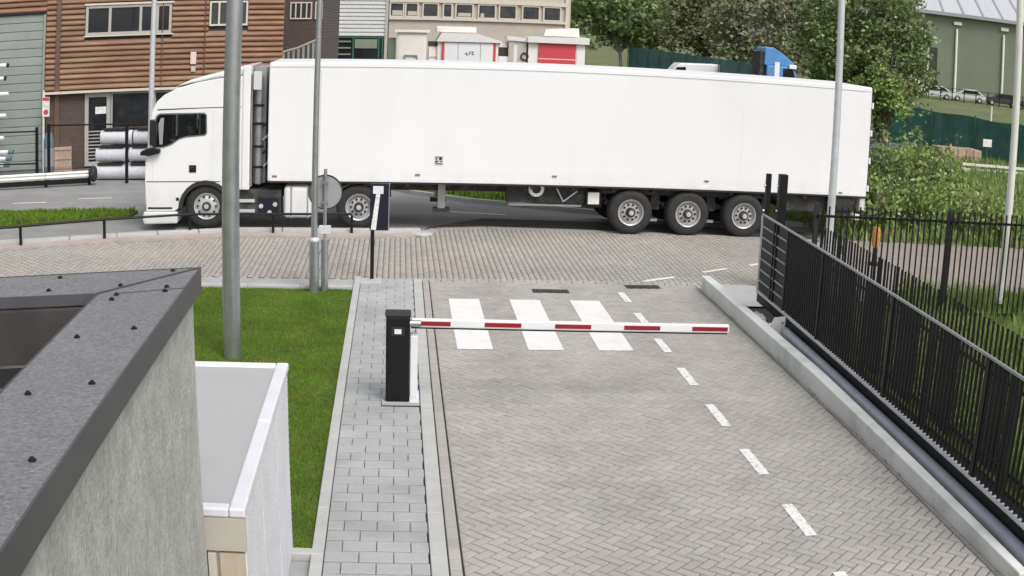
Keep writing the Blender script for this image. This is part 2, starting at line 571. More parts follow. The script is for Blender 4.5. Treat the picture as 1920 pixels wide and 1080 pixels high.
def clip(poly, x0, x1, y0, y1):
    for ax, lim, sg in ((0, x0, 1), (0, x1, -1), (1, y0, 1), (1, y1, -1)):
        out = []
        for i in range(len(poly)):
            a, b = poly[i], poly[(i + 1) % len(poly)]
            da, db = sg * (a[ax] - lim), sg * (b[ax] - lim)
            if da >= 0:
                out.append(a)
            if (da >= 0) != (db >= 0):
                t = da / (da - db)
                out.append((a[0] + (b[0] - a[0]) * t, a[1] + (b[1] - a[1]) * t))
        poly = out
        if len(poly) < 3:
            return []
    return poly


def area(p):
    return 0.5 * abs(sum(p[i][0] * p[(i + 1) % len(p)][1] - p[(i + 1) % len(p)][0] * p[i][1] for i in range(len(p))))


def shrink(poly, d):
    """inset of a convex polygon, every edge moved in by d"""
    n = len(poly)
    sg = 1 if sum(poly[i][0] * poly[(i + 1) % n][1] - poly[(i + 1) % n][0] * poly[i][1] for i in range(n)) > 0 else -1
    cx = sum(p[0] for p in poly) / n
    cy = sum(p[1] for p in poly) / n
    out = []
    for i in range(n):
        a, b, c = Vector(poly[i - 1]), Vector(poly[i]), Vector(poly[(i + 1) % n])
        e1, e2 = (b - a), (c - b)
        if e1.length < 1e-6 or e2.length < 1e-6:
            out.append((b.x + (cx - b.x) * 0.1, b.y + (cy - b.y) * 0.1))
            continue
        n1 = Vector((-e1.y, e1.x)).normalized() * sg
        n2 = Vector((-e2.y, e2.x)).normalized() * sg
        q = b + (n1 + n2) * (d / max(0.35, 1 + n1.dot(n2)))
        if (q - b).length > 0.45 * math.hypot(cx - b.x, cy - b.y):
            q = b.lerp(Vector((cx, cy)), 0.4)
        out.append((q.x, q.y))
    return out


def paver_geo(mb, poly, z, skirt=0.03, ch=0.006, gap=0.0065):
    a = shrink(poly, gap)
    b = shrink(poly, gap + ch)
    n = len(poly)
    zz = z + random.uniform(-0.0018, 0.0018)
    vs = [(x, y, z - skirt) for x, y in a] + [(x, y, zz - ch) for x, y in a] + [(x, y, zz) for x, y in b]
    fs = [tuple(range(2 * n, 3 * n))]
    for i in range(n):
        j = (i + 1) % n
        fs.append((i, j, n + j, n + i))
        fs.append((n + i, n + j, 2 * n + j, 2 * n + i))
    mb.add(vs, fs)


# ================================================================== THE SETTING
ground = struct(sheet('ground', [(-700, -40), (900, -40), (900, 1300), (-700, 1300)], -0.09, MT['terrain']))
road = struct(sheet('road', [(-60, 20), (14, 20), (14, 27.5), (9, 27.7), (5, 28.5), (1.8, 30.0), (0.4, 31.3), (-0.8, 33.2), (-8, 34.2), (-60, 30)], -0.05, MT['asphalt']))
yard = struct(sheet('yard', [(-60, 29.9), (-8, 34.1), (-0.8, 33.6), (1.5, 38), (40, 60), (45, 98), (20, 140), (-60, 140)], -0.055, MT['yard']))
for (a, b, c, d) in (((-10.25, 29.2), (-9.3, 29.35), 0.11, 0), ((-8.55, 29.95), (-7.6, 30.1), 0.11, 0), ((-12.4, 28.6), (-11.4, 28.8), 0.11, 0),
                     ((1.2, 28.35), (2.6, 28.0), 0.1, 0)):
    n = Vector((b[0] - a[0], b[1] - a[1])).normalized()
    q = Vector((-n.y, n.x)) * c
    sheet('lane_dash', [a, b, (b[0] + q.x, b[1] + q.y), (a[0] + q.x, a[1] + q.y)], -0.046, MT['paint'], road)

# --- entrance lane of herringbone bricks
LX0, LX1, LY0, LY1 = 0.585, 5.33, 8.2, 20.35
lane = struct(sheet('entrance_lane', [(0.30, LY0), (5.6, LY0), (5.6, LY1), (0.30, LY1)], -0.028, MT['joint']))
S = 0.105
polys = []
ca, sa = math.cos(PI / 4), math.sin(PI / 4)
for i in range(-190, 190):
    for j in range(-60, 130):
        ox, oy = i + 2 * j, -i + 2 * j
        for (bx0, bx1, by0, by1) in ((0, 2, 0, 1), (2, 3, 0, 2)):
            cx, cy = (ox + (bx0 + bx1) / 2) * S, (oy + (by0 + by1) / 2) * S
            X, Y = cx * ca - cy * sa, cx * sa + cy * ca
            if not (LX0 - 0.15 < X < LX1 + 0.15 and LY0 - 0.15 < Y < LY1 + 0.15):
                continue
            q = []
            for (u, v) in ((bx0, by0), (bx1, by0), (bx1, by1), (bx0, by1)):
                u, v = (ox + u) * S, (oy + v) * S
                q.append((u * ca - v * sa, u * sa + v * ca))
            q = clip(q, LX0, LX1, LY0, 20.33)
            if len(q) >= 3 and area(q) > 0.0012:
                polys.append(q)


def key(q):
    cx = sum(p[0] for p in q) / len(q)
    cy = sum(p[1] for p in q) / len(q)
    d = math.hypot(cx, cy)
    return d if (cy > 9.15 and cx < 4.75) else d + 100


polys.sort(key=key)
full = {}
for q in polys[:300]:
    cx = sum(p[0] for p in q) / len(q)
    cy = sum(p[1] for p in q) / len(q)
    mb = MB()
    ed = math.atan2(q[1][1] - q[0][1], q[1][0] - q[0][0])
    L = math.hypot(q[1][0] - q[0][0], q[1][1] - q[0][1])
    if len(q) == 4 and abs(area(q) - 2 * S * S) < 1e-5:
        k = 'long' if L > 1.5 * S else 'wide'
        if k not in full:
            paver_geo(mb, [(x - cx, y - cy) for x, y in q], 0.0)
            full[k] = mb.mesh('brick', [MT['paver']])
        me = full[k]
    else:
        paver_geo(mb, [(x - cx, y - cy) for x, y in q], 0.0)
        me = mb.mesh('brick', [MT['paver']])
    link('brick', me, lane, (cx, cy, random.uniform(-0.001, 0.001)))
mb = MB()
for q in polys[300:]:
    paver_geo(mb, q, 0.0, skirt=0.02)
stuff(mb.build('herringbone_bricks', MT['paver'], lane))
# gutter band and border courses along the footway
mb = MB()
for (x0, x1, ln) in ((0.464, 0.580, 0.21),):
    y = LY0
    while y < LY1 - 0.1:
        paver_geo(mb, [(x0, y), (x1, y), (x1, y + ln), (x0, y + ln)], -0.004 if x0 < 0.5 else 0.0, skirt=0.02)
        y += ln
y = LY0
while y < LY1:
    paver_geo(mb, [(5.335, y), (5.435, y), (5.435, y + 0.21), (5.335, y + 0.21)], 0.0, skirt=0.02)
    y += 0.21
stuff(mb.build('border_bricks', MT['paver'], lane))
mb = MB()
x = 0.47
while x < 5.4:
    paver_geo(mb, [(x, 20.335), (x + 0.105, 20.335), (x + 0.105, 20.545), (x, 20.545)], 0.005, skirt=0.03)
    x += 0.105
stuff(mb.build('threshold_bricks', MT['paver'], lane))
# painted markings
for k in range(3):
    x0 = 0.8685 + k * 0.996
    MB().add([(x0, 15.95, 0.005), (x0 + 0.498, 15.95, 0.005), (x0 + 0.498, 19.0, 0.005), (x0, 19.0, 0.005)], [(0, 1, 2, 3)]).build('crosswalk_stripe', MT['paint_zebra'], lane)
for (y0, y1) in ((7.95, 8.7), (9.5, 10.28), (11.11, 11.9), (12.68, 13.5), (14.3, 15.09), (15.87, 16.62), (17.5, 18.2), (18.95, 19.66)):
    MB().add([(3.79, y0, 0.005), (3.91, y0, 0.005), (3.90, y1, 0.005), (3.78, y1, 0.005)], [(0, 1, 2, 3)]).build('lane_dash', MT['paint'], lane)
# --- road of straight-laid pavers in front of the gate
KERB_FRONT = [(-12, 21.3), (-9, 22.45), (-6.1, 23.5), (-3.5, 24.3), (-1.43, 24.33), (-0.5, 24.43), (0.35, 24.6)]
jn = struct(sheet('paved_junction', [(-12, 17.0), (-3.42, 17.0), (-3.42, 20.4), (9.6, 20.4), (9.6, 26.6), (6, 27.1), (2, 27.3), (0.7, 26.0), (0.35, 24.62), (-0.5, 24.45), (-1.43, 24.35), (-3.5, 24.32), (-6.1, 23.52), (-9, 22.47), (-12, 21.3)], -0.022, MT['joint']))
JP = [(-12, 17.0), (-3.44, 17.0), (-3.44, 20.42), (9.5, 20.42), (9.5, 25.3), (6, 25.6), (2, 25.9), (0.9, 25.6), (0.45, 24.65), (-0.5, 24.43), (-1.43, 24.33), (-3.5, 24.3), (-6.1, 23.5), (-9, 22.45), (-12, 21.3)]
nx = int(21.6 / S)
cells = []
for i in range(nx):
    x = -12 + i * S
    for j in range(44):
        cells.append((x, 16.8 + j * 2 * S + (S if i % 2 else 0)))
cells = np.array(cells)
ok = in_poly(cells + np.array([S / 2, S]), JP)
cells = cells[ok]
n = len(cells)
g_, c_ = 0.004, 0.01
zz = RNG.uniform(-0.002, 0.002, n)
a = np.zeros((n, 8, 3))
offs = [(g_, g_), (S - g_, g_), (S - g_, 2 * S - g_), (g_, 2 * S - g_)]
offi = [(c_, c_), (S - c_, c_), (S - c_, 2 * S - c_), (c_, 2 * S - c_)]
for k in range(4):
    a[:, k, 0] = cells[:, 0] + offs[k][0]
    a[:, k, 1] = cells[:, 1] + offs[k][1]
    a[:, k, 2] = -0.013
    a[:, 4 + k, 0] = cells[:, 0] + offi[k][0]
    a[:, 4 + k, 1] = cells[:, 1] + offi[k][1]
    a[:, 4 + k, 2] = zz
loc = np.array([4, 5, 6, 7, 0, 1, 5, 4, 1, 2, 6, 5, 2, 3, 7, 6, 3, 0, 4, 7])
fl = (np.arange(n)[:, None] * 8 + loc[None]).ravel()
# turn the whole laid field a little, as the courses run towards the upper left
stuff(raw_mesh('junction_bricks', a.reshape(-1, 3), fl, 4, MT['paver_road'], jn))
for (p, q) in (((4.46, 20.54), (5.13, 20.96)), ((5.79, 21.44), (6.41, 21.85)), ((6.96, 22.21), (7.6, 22.62))):
    d = Vector((q[0] - p[0], q[1] - p[1])).normalized()
    nn = Vector((-d.y, d.x)) * 0.11
    MB().add([(p[0], p[1], 0.006), (q[0], q[1], 0.006), (q[0] + nn.x, q[1] + nn.y, 0.006), (p[0] + nn.x, p[1] + nn.y, 0.006)], [(0, 1, 2, 3)]).build('give_way_dash', MT['paint'], jn)
edge = [(9.5, 25.3), (6, 25.6), (2, 25.9), (0.9, 25.6), (0.6, 25.15)]
for a_, b_ in zip(edge[:-1], edge[1:]):
    d = (Vector(b_) - Vector(a_)).normalized()
    nn = Vector((-d.y, d.x)) * -0.16
    q = Vector((-d.y, d.x)) * 0.08
    MB().prism([(a_[0] + q.x, a_[1] + q.y), (b_[0] + q.x, b_[1] + q.y), (b_[0] + nn.x, b_[1] + nn.y), (a_[0] + nn.x, a_[1] + nn.y)], -0.05, 0.0045).build('edge_band', MT['paver_road'], jn)
# --- footway of grey tiles, with flush kerbs
foot = struct(sheet('footway', [(-0.72, 8.0), (0.462, 8.0), (0.462, 20.42), (-0.72, 20.42)], -0.018, MT['joint']))
tm = None
row = 0
y = 8.2
TW, TH = 0.3, 0.2235
while y < 20.3:
    x = -0.605 - (TW / 2 if row % 2 else 0)
    while x < 0.295:
        q = clip([(x, y), (x + TW, y), (x + TW, y + TH), (x, y + TH)], -0.605, 0.305, 8.0, 20.42)
        if q and area(q) > 0.004 and not (-0.14 < x + TW / 2 < 0.34 and 13.35 < y + TH / 2 < 13.75):
            cx = sum(p[0] for p in q) / len(q)
            cy = sum(p[1] for p in q) / len(q)
            if abs(area(q) - TW * TH) < 1e-5:
                if tm is None:
                    mb = MB()
                    paver_geo(mb, [(-TW / 2, -TH / 2 + 0.009), (TW / 2, -TH / 2 + 0.009), (TW / 2, TH / 2 - 0.009), (-TW / 2, TH / 2 - 0.009)], 0.02, gap=0.003, ch=0.005)
                    tm = mb.mesh('tile', [MT['tile']])
                me = tm
            else:
                mb = MB()
                paver_geo(mb, [(px - cx, py - cy + (0.009 if py < cy else -0.009)) for px, py in q], 0.02, gap=0.003, ch=0.005)
                me = mb.mesh('tile', [MT['tile']])
            link('tile', me, foot, (cx, cy, random.uniform(-0.002, 0.002)))
        x += TW
    y += TH
    row += 1
for (x0, x1) in ((0.31, 0.455), (-0.715, -0.61)):
    y = 8.2
    while y < 20.3:
        e = min(y + 1.0, 20.42)
        MB().box(x0, x1, y + 0.003, e - 0.003, -0.05, 0.022 if x0 > 0 else 0.05).build('kerb_stone', MT['kerb'], foot, bevel=0.006, seg=1)
        y += 1.0
MB().box(-0.715, -0.25, 20.0, 20.40, -0.05, 0.0275).build('kerb_slab', MT['kerb'], foot, bevel=0.006, seg=1)
# pale kerbs along the far and near side of the lawn
lawn = struct(sheet('lawn', [(-3.35, 7.45), (-0.9, 9.3), (-0.718, 9.3), (-0.718, 19.5), (-3.35, 19.5)], 0.012, MT['soil']))
for x0 in np.arange(-3.42, -0.8, 0.9):
    MB().box(float(x0), min(float(x0) + 0.894, -0.72), 19.5, 19.68, -0.05, 0.06).build('kerb_stone', MT['kerb'], lawn, bevel=0.006, seg=1)
for y0 in np.arange(9.4, 19.4, 1.0):
    MB().box(-3.46, -3.36, float(y0), float(y0) + 0.994, -0.05, 0.06).build('kerb_stone', MT['kerb'], lawn, bevel=0.006, seg=1)
MB().box(-0.90, -0.62, 9.17, 9.285, -0.05, 0.055).build('kerb_stone', MT['kerb'], lawn, bevel=0.006, seg=1)
blades_o = stuff(blades('lawn_grass', [(-3.36, 9.3), (-0.712, 9.3), (-0.712, 19.51), (-3.36, 19.51)], 120000, 0.026, 0.009, MT['blade'], z=0.012, parent=lawn))
strip = struct(sheet('paved_strip', [(-3.42, 19.68), (-0.72, 19.68), (-0.72, 20.42), (-3.42, 20.42)], -0.012, MT['tile']))
struct(sheet('path', [(-1.2, 5.2), (-0.6, 5.2), (-0.6, 9.15), (-1.2, 9.15)], -0.02, MT['tile']))
# --- island with a white kerb between footway and truck
isl = struct(MB().prism([(-12, 21.35)] + KERB_FRONT[1:] + [(0.66, 24.95), (0.55, 25.12), (-0.5, 24.98), (-3.4, 24.9), (-6.0, 24.1), (-9, 23.0), (-12, 21.9)], -0.06, 0.045).build('traffic_island', MT['kerb_pink']))
back = [(-12, 21.92), (-9, 23.02), (-6.0, 24.12), (-3.4, 24.92), (-0.5, 25.0), (0.5, 25.14)]
for a_, b_ in zip(back[:-1], back[1:]):
    L = math.hypot(b_[0] - a_[0], b_[1] - a_[1])
    k = max(1, round(L / 1.0))
    for i in range(k):
        p = Vector(a_).lerp(Vector(b_), i / k)
        q = Vector(a_).lerp(Vector(b_), (i + 1) / k - 0.006)
        d = (q - p).normalized()
        nn = Vector((d.y, -d.x)) * 0.2
        MB().prism([tuple(p), tuple(q), tuple(q + nn), tuple(p + nn)], -0.06, 0.11).build('kerb_stone', MT['kerb'], isl, bevel=0.012, seg=1)
MB().lathe([(0.22, -0.05), (0.24, 0.03), (0.2, 0.06), (0.0, 0.065)], (0.52, 24.86, 0.0), 'z', 16).build('island_tip', MT['kerb'], isl)
mb = MB()
for k in range(26):
    y0 = random.uniform(9.2, 19.6)
    x0 = 5.40 - 0.004 * (y0 - 8) - random.uniform(0.0, 0.015)
    for q in range(random.randint(3, 8)):
        a = random.uniform(0, 2 * PI)
        L = random.uniform(0.015, 0.05)
        mb.add([(x0, y0 + q * 0.006, 0.0), (x0 + 0.006, y0 + q * 0.006, 0.0), (x0 - abs(L * math.cos(a)) * 0.6, y0 + L * math.sin(a), L)], [(0, 1, 2)])
stuff(mb.build('joint_weeds', MT['blade_tall'], lane))
# --- verges
vl = struct(MB().prism([(-40, 25.6), (-9, 25.45), (-6.35, 26.9), (-6.3, 27.6), (-9.5, 27.4), (-40, 27.0)], -0.06, 0.03).build('grass_verge', MT['soil']))
stuff(blades('verge_grass', [(-14, 25.65), (-9, 25.5), (-6.4, 26.95), (-6.35, 27.55), (-9.5, 27.35), (-14, 27.2)], 16000, 0.09, 0.03, MT['blade'], z=0.03, parent=vl))
fk = [(-8, 34.0), (-0.8, 33.2), (0.4, 31.3), (1.8, 30.0), (5, 28.5), (9, 27.7), (14, 27.3)]
vr = struct(MB().prism(fk[1:] + [(60, 27.0), (60, 62), (32, 56), (3, 40), (-0.6, 36)], -0.08, 0.02).build('far_verge', MT['soil']))
mb = MB()
for a_, b_ in zip(fk[:-1], fk[1:]):
    d = (Vector(b_) - Vector(a_)).normalized()
    nn = Vector((d.y, -d.x)) * 0.12
    mb.prism([a_, b_, (b_[0] + nn.x, b_[1] + nn.y), (a_[0] + nn.x, a_[1] + nn.y)], -0.06, 0.06)
struct(mb.build('kerb_line', MT['kerb']))
stuff(blades('far_verge_grass', [(-0.4, 33.4), (0.6, 31.6), (2, 30.3), (5, 28.8), (9, 28.0), (9, 36), (1, 37)], 9000, 0.16, 0.05, MT['blade'], z=0.02, parent=vr))
stuff(blades('rough_grass', [(10.5, 25.4), (24, 24.8), (30, 36), (30, 48), (14, 46), (9.5, 29)], 34000, 0.34, 0.07, MT['blade_tall'], z=0.0, parent=vr))
# --- strip behind the gate: trench, tall grass and a reddish footpath
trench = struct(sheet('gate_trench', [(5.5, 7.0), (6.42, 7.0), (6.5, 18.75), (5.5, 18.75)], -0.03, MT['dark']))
struct(sheet('gate_apron', [(5.5, 18.75), (9.0, 18.75), (9.0, 20.42), (5.5, 20.42)], 0.003, MT['tile']))
gs = struct(sheet('side_verge', [(6.42, 5.0), (24, 5.0), (24, 20.2), (9.0, 20.2), (9.0, 18.75), (6.5, 18.75)], 0.0, MT['soil']))
stuff(blades('side_grass', [(6.5, 8.5), (13, 8.5), (13, 19.6), (9.1, 19.6), (9.0, 18.6), (6.9, 18.6)], 42000, 0.33, 0.03, MT['blade_tall'], z=0.0, parent=gs))
struct(sheet('footpath', [(9.0, 20.2), (40, 19.0), (40, 24.9), (16, 25.3), (10.2, 25.5), (9.5, 23.5)], 0.004, MT['path']))


# ================================================================== PARAPET WALL AND DRAIN COVERS
wl = thing('concrete_wall', 'low pale concrete wall along the right edge of the lane, before the gate', 'wall')
y = 8.0
while y < 19.9:
    e = min(y + 2.0, 19.95)
    x_ = lambda t: 5.41 - 0.004 * (t - 8)
    vv = []
    for t in (y + .006, e - .006):      # the wall gets lower and narrower towards the yard
        h_, w_ = 0.265 - 0.017 * max(0.0, 14 - t), 0.18 - 0.010 * max(0.0, 14 - t)
        vv += [(x_(t), t, -0.05), (x_(t) + w_ + 0.0, t, -0.05), (x_(t) - 0.035 + w_, t, h_), (x_(t) - 0.03, t, h_)]
    MB().add(vv, [(0, 1, 2, 3), (7, 6, 5, 4), (0, 3, 7, 4), (3, 2, 6, 7), (2, 1, 5, 6), (1, 0, 4, 5)]).build('wall_segment', MT['wallc'], wl, bevel=0.015)
    y += 2.0
for (x0, y0, lab, rz) in ((2.32, 19.55, 'dark slotted drain cover just behind the middle crosswalk stripe', 0.0), (4.02, 19.98, 'dark slotted drain cover beside the slanted white dashes', 0.06)):
    dr = thing('drain_cover', lab, 'drain', (x0, y0, 0.0), rz, 'drain covers at the lane mouth')
    MB().box(0, 0.62, 0, 0.26, -0.02, 0.006).build('frame', MT['blackmatt'], dr)
    for k in range(9):
        MB().box(0.03 + k * 0.064, 0.065 + k * 0.064, 0.03, 0.23, 0.006, 0.012).build('grate_bar', MT['chassis'], dr)


# ================================================================== BOOM BARRIER
br = thing('boom_barrier', 'black barrier cabinet with red and white boom across the lane', 'barrier', (0, 13.46, 0.0))
MB().box(-0.15, 0.30, -0.03, 0.34, 0.0, 0.034).build('base_plate', MT['kerb'], br)
MB().box(-0.105, 0.178, 0.0, 0.26, 0.034, 1.075).build('cabinet', MT['black'], br, bevel=0.02)
MB().box(-0.115, 0.188, -0.01, 0.27, 1.0755, 1.1).build('cabinet_lid', MT['blackmatt'], br, bevel=0.008)
MB().box(-0.04, 0.11, -0.006, -0.001, 0.85, 0.955).build('lamp_recess', MT['blackmatt'], br)
MB().box(-0.005, 0.075, -0.012, -0.0065, 0.872, 0.928).build('indicator_plate', MT['white'], br)
MB().box(0.182, 0.272, 0.02, 0.22, 0.10, 0.84).build('side_panel', MT['lilac'], br, bevel=0.01)
MB().box(0.181, 0.29, 0.0, 0.24, 0.034, 0.099).build('side_foot', MT['lilac'], br)
arm = MB().box(0.19, 4.02, 0.05, 0.11, -0.06, 0.045).build('arm', MT['white'], br, bevel=0.015, loc=(0, 0, 0))
arm.location = (0, 0, 1.0)
arm.rotation_euler = (0, 0.0085, 0)
for (a_, b_) in ((0.22, 0.65), (1.05, 1.48), (1.88, 2.31), (2.71, 3.15), (3.55, 4.0)):
    MB().box(a_, b_, 0.044, 0.0495, -0.034, 0.016).build('red_stripe', MT['red'], arm)
MB().box(0.19, 4.0, 0.055, 0.105, -0.074, -0.0605).build('rubber_edge', MT['black'], arm)
MB().tube((0.13, 0.045, 0.99), (0.30, 0.045, 0.99), 0.04, n=12).build('arm_clamp', MT['steel'], br)


# ================================================================== SLIDING GATE, FENCES
GA = math.atan(0.022)
gate = thing('sliding_gate', 'long black barred sliding gate beside the lane, behind the low concrete wall', 'gate', (5.71, 8.0, 0.0), -GA)
GL = 10.5
MB().box(-0.015, 0.015, 0.0, GL, 1.60, 1.632).build('top_rail', MT['railgrey'], gate, bevel=0.006)
MB().box(-0.032, 0.03, 0.0, GL, 0.318, 0.36).build('bottom_beam', MT['steel_light'], gate, bevel=0.008)
MB().box(0.0, 0.03, 0.0, GL, 0.16, 0.316).build('roller_beam', MT['black'], gate)
MB().box(-0.016, 0.016, GL - 0.02, GL + 0.02, 0.362, 1.598).build('end_post', MT['steel_light'], gate)
bar = MB().box(-0.014, 0.014, -0.011, 0.011, 0.361, 1.599).mesh('bar', [MT['black']])
k = 0.06
while k < GL - 1.55:
    link('bar', bar, gate, (0, k, 0))
    k += 0.1
# closed panel with horizontal ribs at the gate's leading end
for q in (GL - 1.5, GL - 0.75):
    MB().box(-0.022, 0.022, q - 0.03, q + 0.03, 0.361, 1.599).build('stile', MT['black'], gate)
MB().box(0.0, 0.012, GL - 1.46, GL - 0.04, 0.365, 1.595).build('infill_panel', MT['blackmatt'], gate)
for k in range(6):
    MB().box(-0.016, -0.001, GL - 1.44, GL - 0.05, 0.52 + k * 0.18, 0.545 + k * 0.18).build('rib', MT['signgrey'], gate)
for q in (1.9, 4.6, 7.3, 9.6):
    MB().box(-0.025, 0.025, q - 0.035, q + 0.035, 0.3615, 1.5985).build('stile', MT['black'], gate)
# pipe, rollers
pp = MB().tube((5.645, 7.2, 0.12), (5.81, 16.5, 0.14), 0.08, n=20).build('drain_pipe', MT['pipe_grey'], None, smooth=True)
tag(pp, 'long grey round pipe lying between the concrete wall and the gate', 'pipe')
rb = thing('roller_bracket', 'pale steel roller bracket under the gate at the end of the grey pipe', 'bracket', (5.74, 16.75, -0.03), -GA)
MB().box(-0.16, 0.13, -0.12, 0.30, 0.0, 0.02).build('foot_plate', MT['steel'], rb)
MB().prism([(-0.15, 0.02), (-0.15, 0.20), (-0.07, 0.36), (0.11, 0.38), (0.11, 0.02)], -0.1, -0.085, 'y').build('front_plate', MT['perf'], rb)
MB().box(-0.15, -0.135, -0.084, 0.25, 0.02, 0.24).build('side_plate', MT['perf'], rb)
for zz_ in (0.28, 0.1):
    MB().tube((0.06, -0.108, zz_), (0.06, -0.1005, zz_), 0.014, n=8).build('bolt', MT['blackmatt'], rb)
for dy in (0.02, 0.18):
    MB().lathe([(0.0, -0.02), (0.06, -0.02), (0.06, 0.02), (0.0, 0.02)], (-0.06, dy, 0.16), 'x', 14).build('roller', MT['steel'], rb)
mt_ = thing('gate_motor', 'small white motor housing beside the leading end of the gate', 'motor', (5.70, 17.45, -0.03), -0.1)
MB().box(-0.06, 0.06, -0.16, 0.16, 0.0, 0.2).build('housing', MT['lilac'], mt_, bevel=0.02)
MB().tube((0, 0.16, 0.13), (0, 0.36, 0.13), 0.05).build('shaft_cover', MT['whitegrey'], mt_)
for (px, w_, lab) in ((6.57, 0.045, 'thin black gate guide post, the left of the pair before the trailer wheels'), (6.85, 0.075, 'thick black gate guide post, the right of the pair before the trailer')):
    gp = thing('gate_post', lab, 'post', (px, 20.25, -0.03), 0, 'pair of gate guide posts')
    MB().box(-w_, w_, -w_, w_, 0, 2.12).build('post', MT['black'], gp, bevel=0.006)
    MB().box(-w_ - 0.05, w_ + 0.05, -w_ - 0.05, w_ + 0.05, 0, 0.02).build('foot_plate', MT['black'], gp)
    for zz_ in (1.0, 1.45, 1.9):
        MB().tube((-w_ - 0.03, 0, zz_), (-w_ + 0.001, 0, zz_), 0.025, n=8).build('guide_roller', MT['steel'], gp)


def bar_fence(name, label, A, B, h, zr, step=0.11, posts=2.5, ph=None):
    A, B = Vector(A), Vector(B)
    L = (B - A).length
    f = thing(name, label, 'fence', (A.x, A.y, 0), math.atan2(B.y - A.y, B.x - A.x), 'black bar fences beside the gate')
    for z in zr:
        MB().box(0, L, -0.02, 0.02, z - 0.02, z + 0.02).build('rail', MT['black'], f)
    bm_ = MB().box(-0.011, 0.011, -0.0305, -0.0085, 0.05, h).mesh('bar', [MT['black']])
    x = 0.08
    while x < L:
        link('bar', bm_, f, (x, -0.012, random.uniform(-0.01, 0.01)))
        x += step
    x = 0.0
    while x <= L + 0.01:
        MB().box(x - 0.035, x + 0.035, 0.021, 0.09, 0.0, ph or h + 0.03).build('post', MT['blackmatt'], f)
        x += posts
    return f


bar_fence('bar_fence', 'black bar fence crossing behind the gate towards the right edge', (6.55, 17.5), (13.3, 17.5), 1.95, (0.2, 1.78))
bar_fence('bar_fence', 'black bar fence running parallel behind the long gate', (6.42, 8.0), (6.52, 17.3), 1.66, (0.2, 1.12), step=0.12, posts=2.3, ph=1.3)


# ================================================================== LAMP POSTS AND SIGNS
def lamp_post(label, loc, r0, r1, h, mat, sleeve=None, foot=None, arm_dir=(0, 1)):
    o = thing('lamp_post', label, 'lamp post', (loc[0], loc[1], loc[2] if len(loc) > 2 else 0.0), 0, 'lamp posts')
    MB().tube((0, 0, 0), (0, 0, h), r0, r1, 24).build('pole', mat, o, smooth=True)
    if sleeve:
        MB().tube((0, 0, 0), (0, 0, sleeve[1]), sleeve[0], sleeve[0] * 0.96, 20).build('sleeve', MT['steel'], o, smooth=True)
        MB().lathe([(sleeve[0], 0), (sleeve[0] * 1.08, 0.0), (sleeve[0] * 1.08, 0.03), (r0, 0.07)], (0, 0, sleeve[1]), 'z', 20).build('collar', MT['steel_light'], o)
    if foot:
        MB().tube((0, 0, 0), (0, 0, foot), r0 * 1.25, r0 * 1.2, 20).build('foot_sleeve', MT['blackmatt'], o, smooth=True)
    ax, ay = arm_dir
    MB().tube((0, 0, h - 0.05), (ax * 0.7, ay * 0.7, h + 0.12), r1 * 0.8, r1 * 0.7, 12).build('bracket_arm', mat, o)
    MB().box(ax * 0.7 - 0.14, ax * 0.7 + 0.14, ay * 0.7 - 0.3, ay * 0.7 + 0.3, h + 0.06, h + 0.17).build('lamp_head', MT['signgrey'], o, bevel=0.03)
    return o


lamp_post('thick galvanised lamp post standing in the lawn by the grey cabinet', (-2.2, 15.29, 0.01), 0.125, 0.10, 8.0, MT['steel'])
MB()
lamp_post('slim grey lamp post at the far edge of the lawn, beside the round sign', (-1.36, 19.28, 0.01), 0.055, 0.042, 7.0, MT['steel'], sleeve=(0.085, 0.86))
lamp_post('pale lamp post rising behind the gate in front of the trailer rear', (8.52, 22.0, 0.0), 0.085, 0.062, 7.5, MT['steel_light'])
lamp_post('white lamp post with black foot behind the bar fence at the right', (10.46, 17.95, 0.0), 0.075, 0.06, 7.0, MT['polewhite'], foot=0.3)
lamp_post('pale grey lamp post before the brown cladded building, behind the truck cab', (-7.13, 33.0, 0.0), 0.09, 0.07, 7.5, MT['steel_light'])

sp = thing('round_sign', 'round grey traffic sign seen from behind on its own thin pole', 'sign', (-1.19, 19.36, 0.01))
MB().tube((0, 0, 0), (0, 0, 2.05), 0.03, n=14).build('pole', MT['steel'], sp, smooth=True)
MB().tube((0, 0, 0), (0, 0, 0.88), 0.062, n=16).build('sleeve', MT['steel'], sp, smooth=True)
MB().lathe([(0.285, 0.045), (0.285, 0.062), (0.0, 0.062)], (0.0, 0, 1.66), 'y', 32).build('disc', MT['signgrey'], sp)
MB().lathe([(0.272, 0.036), (0.29, 0.036), (0.29, 0.070), (0.28, 0.070)], (0.0, 0, 1.66), 'y', 32, caps=False).build('rim', MT['blackmatt'], sp)
for z in (1.5, 1.82):
    MB().box(-0.05, 0.05, -0.034, 0.044, z - 0.02, z + 0.02).build('clamp', MT['steel'], sp)
MB().box(-0.10, 0.10, -0.04, 0.04, 0.97, 1.11).build('junction_box', MT['whitegrey'], sp, bevel=0.01)

bs = thing('blue_sign', 'upright dark blue sign with a white bar on a black post by the footway end', 'sign', (-0.42, 20.32, 0.02))
MB().box(-0.03, 0.035, -0.02, 0.02, 0.0, 0.86).build('post', MT['black'], bs)
pn = MB().box(-0.05, 0.27, 0.0, 0.05, 0.86, 1.68).build('panel', MT['blueglass'], bs, bevel=0.006)
MB().add([(-0.03, -0.004, 0.87), (0.06, -0.004, 0.87), (0.125, -0.004, 1.5), (0.055, -0.004, 1.5)], [(0, 1, 2, 3)]).build('white_bar', MT['paint'], pn)
MB().box(0.0, 0.18, -0.007, -0.001, 1.5, 1.635).build('white_square', MT['lilac'], pn)
MB().box(0.272, 0.288, -0.01, 0.06, 0.86, 1.68).build('edge_trim', MT['steel'], bs)

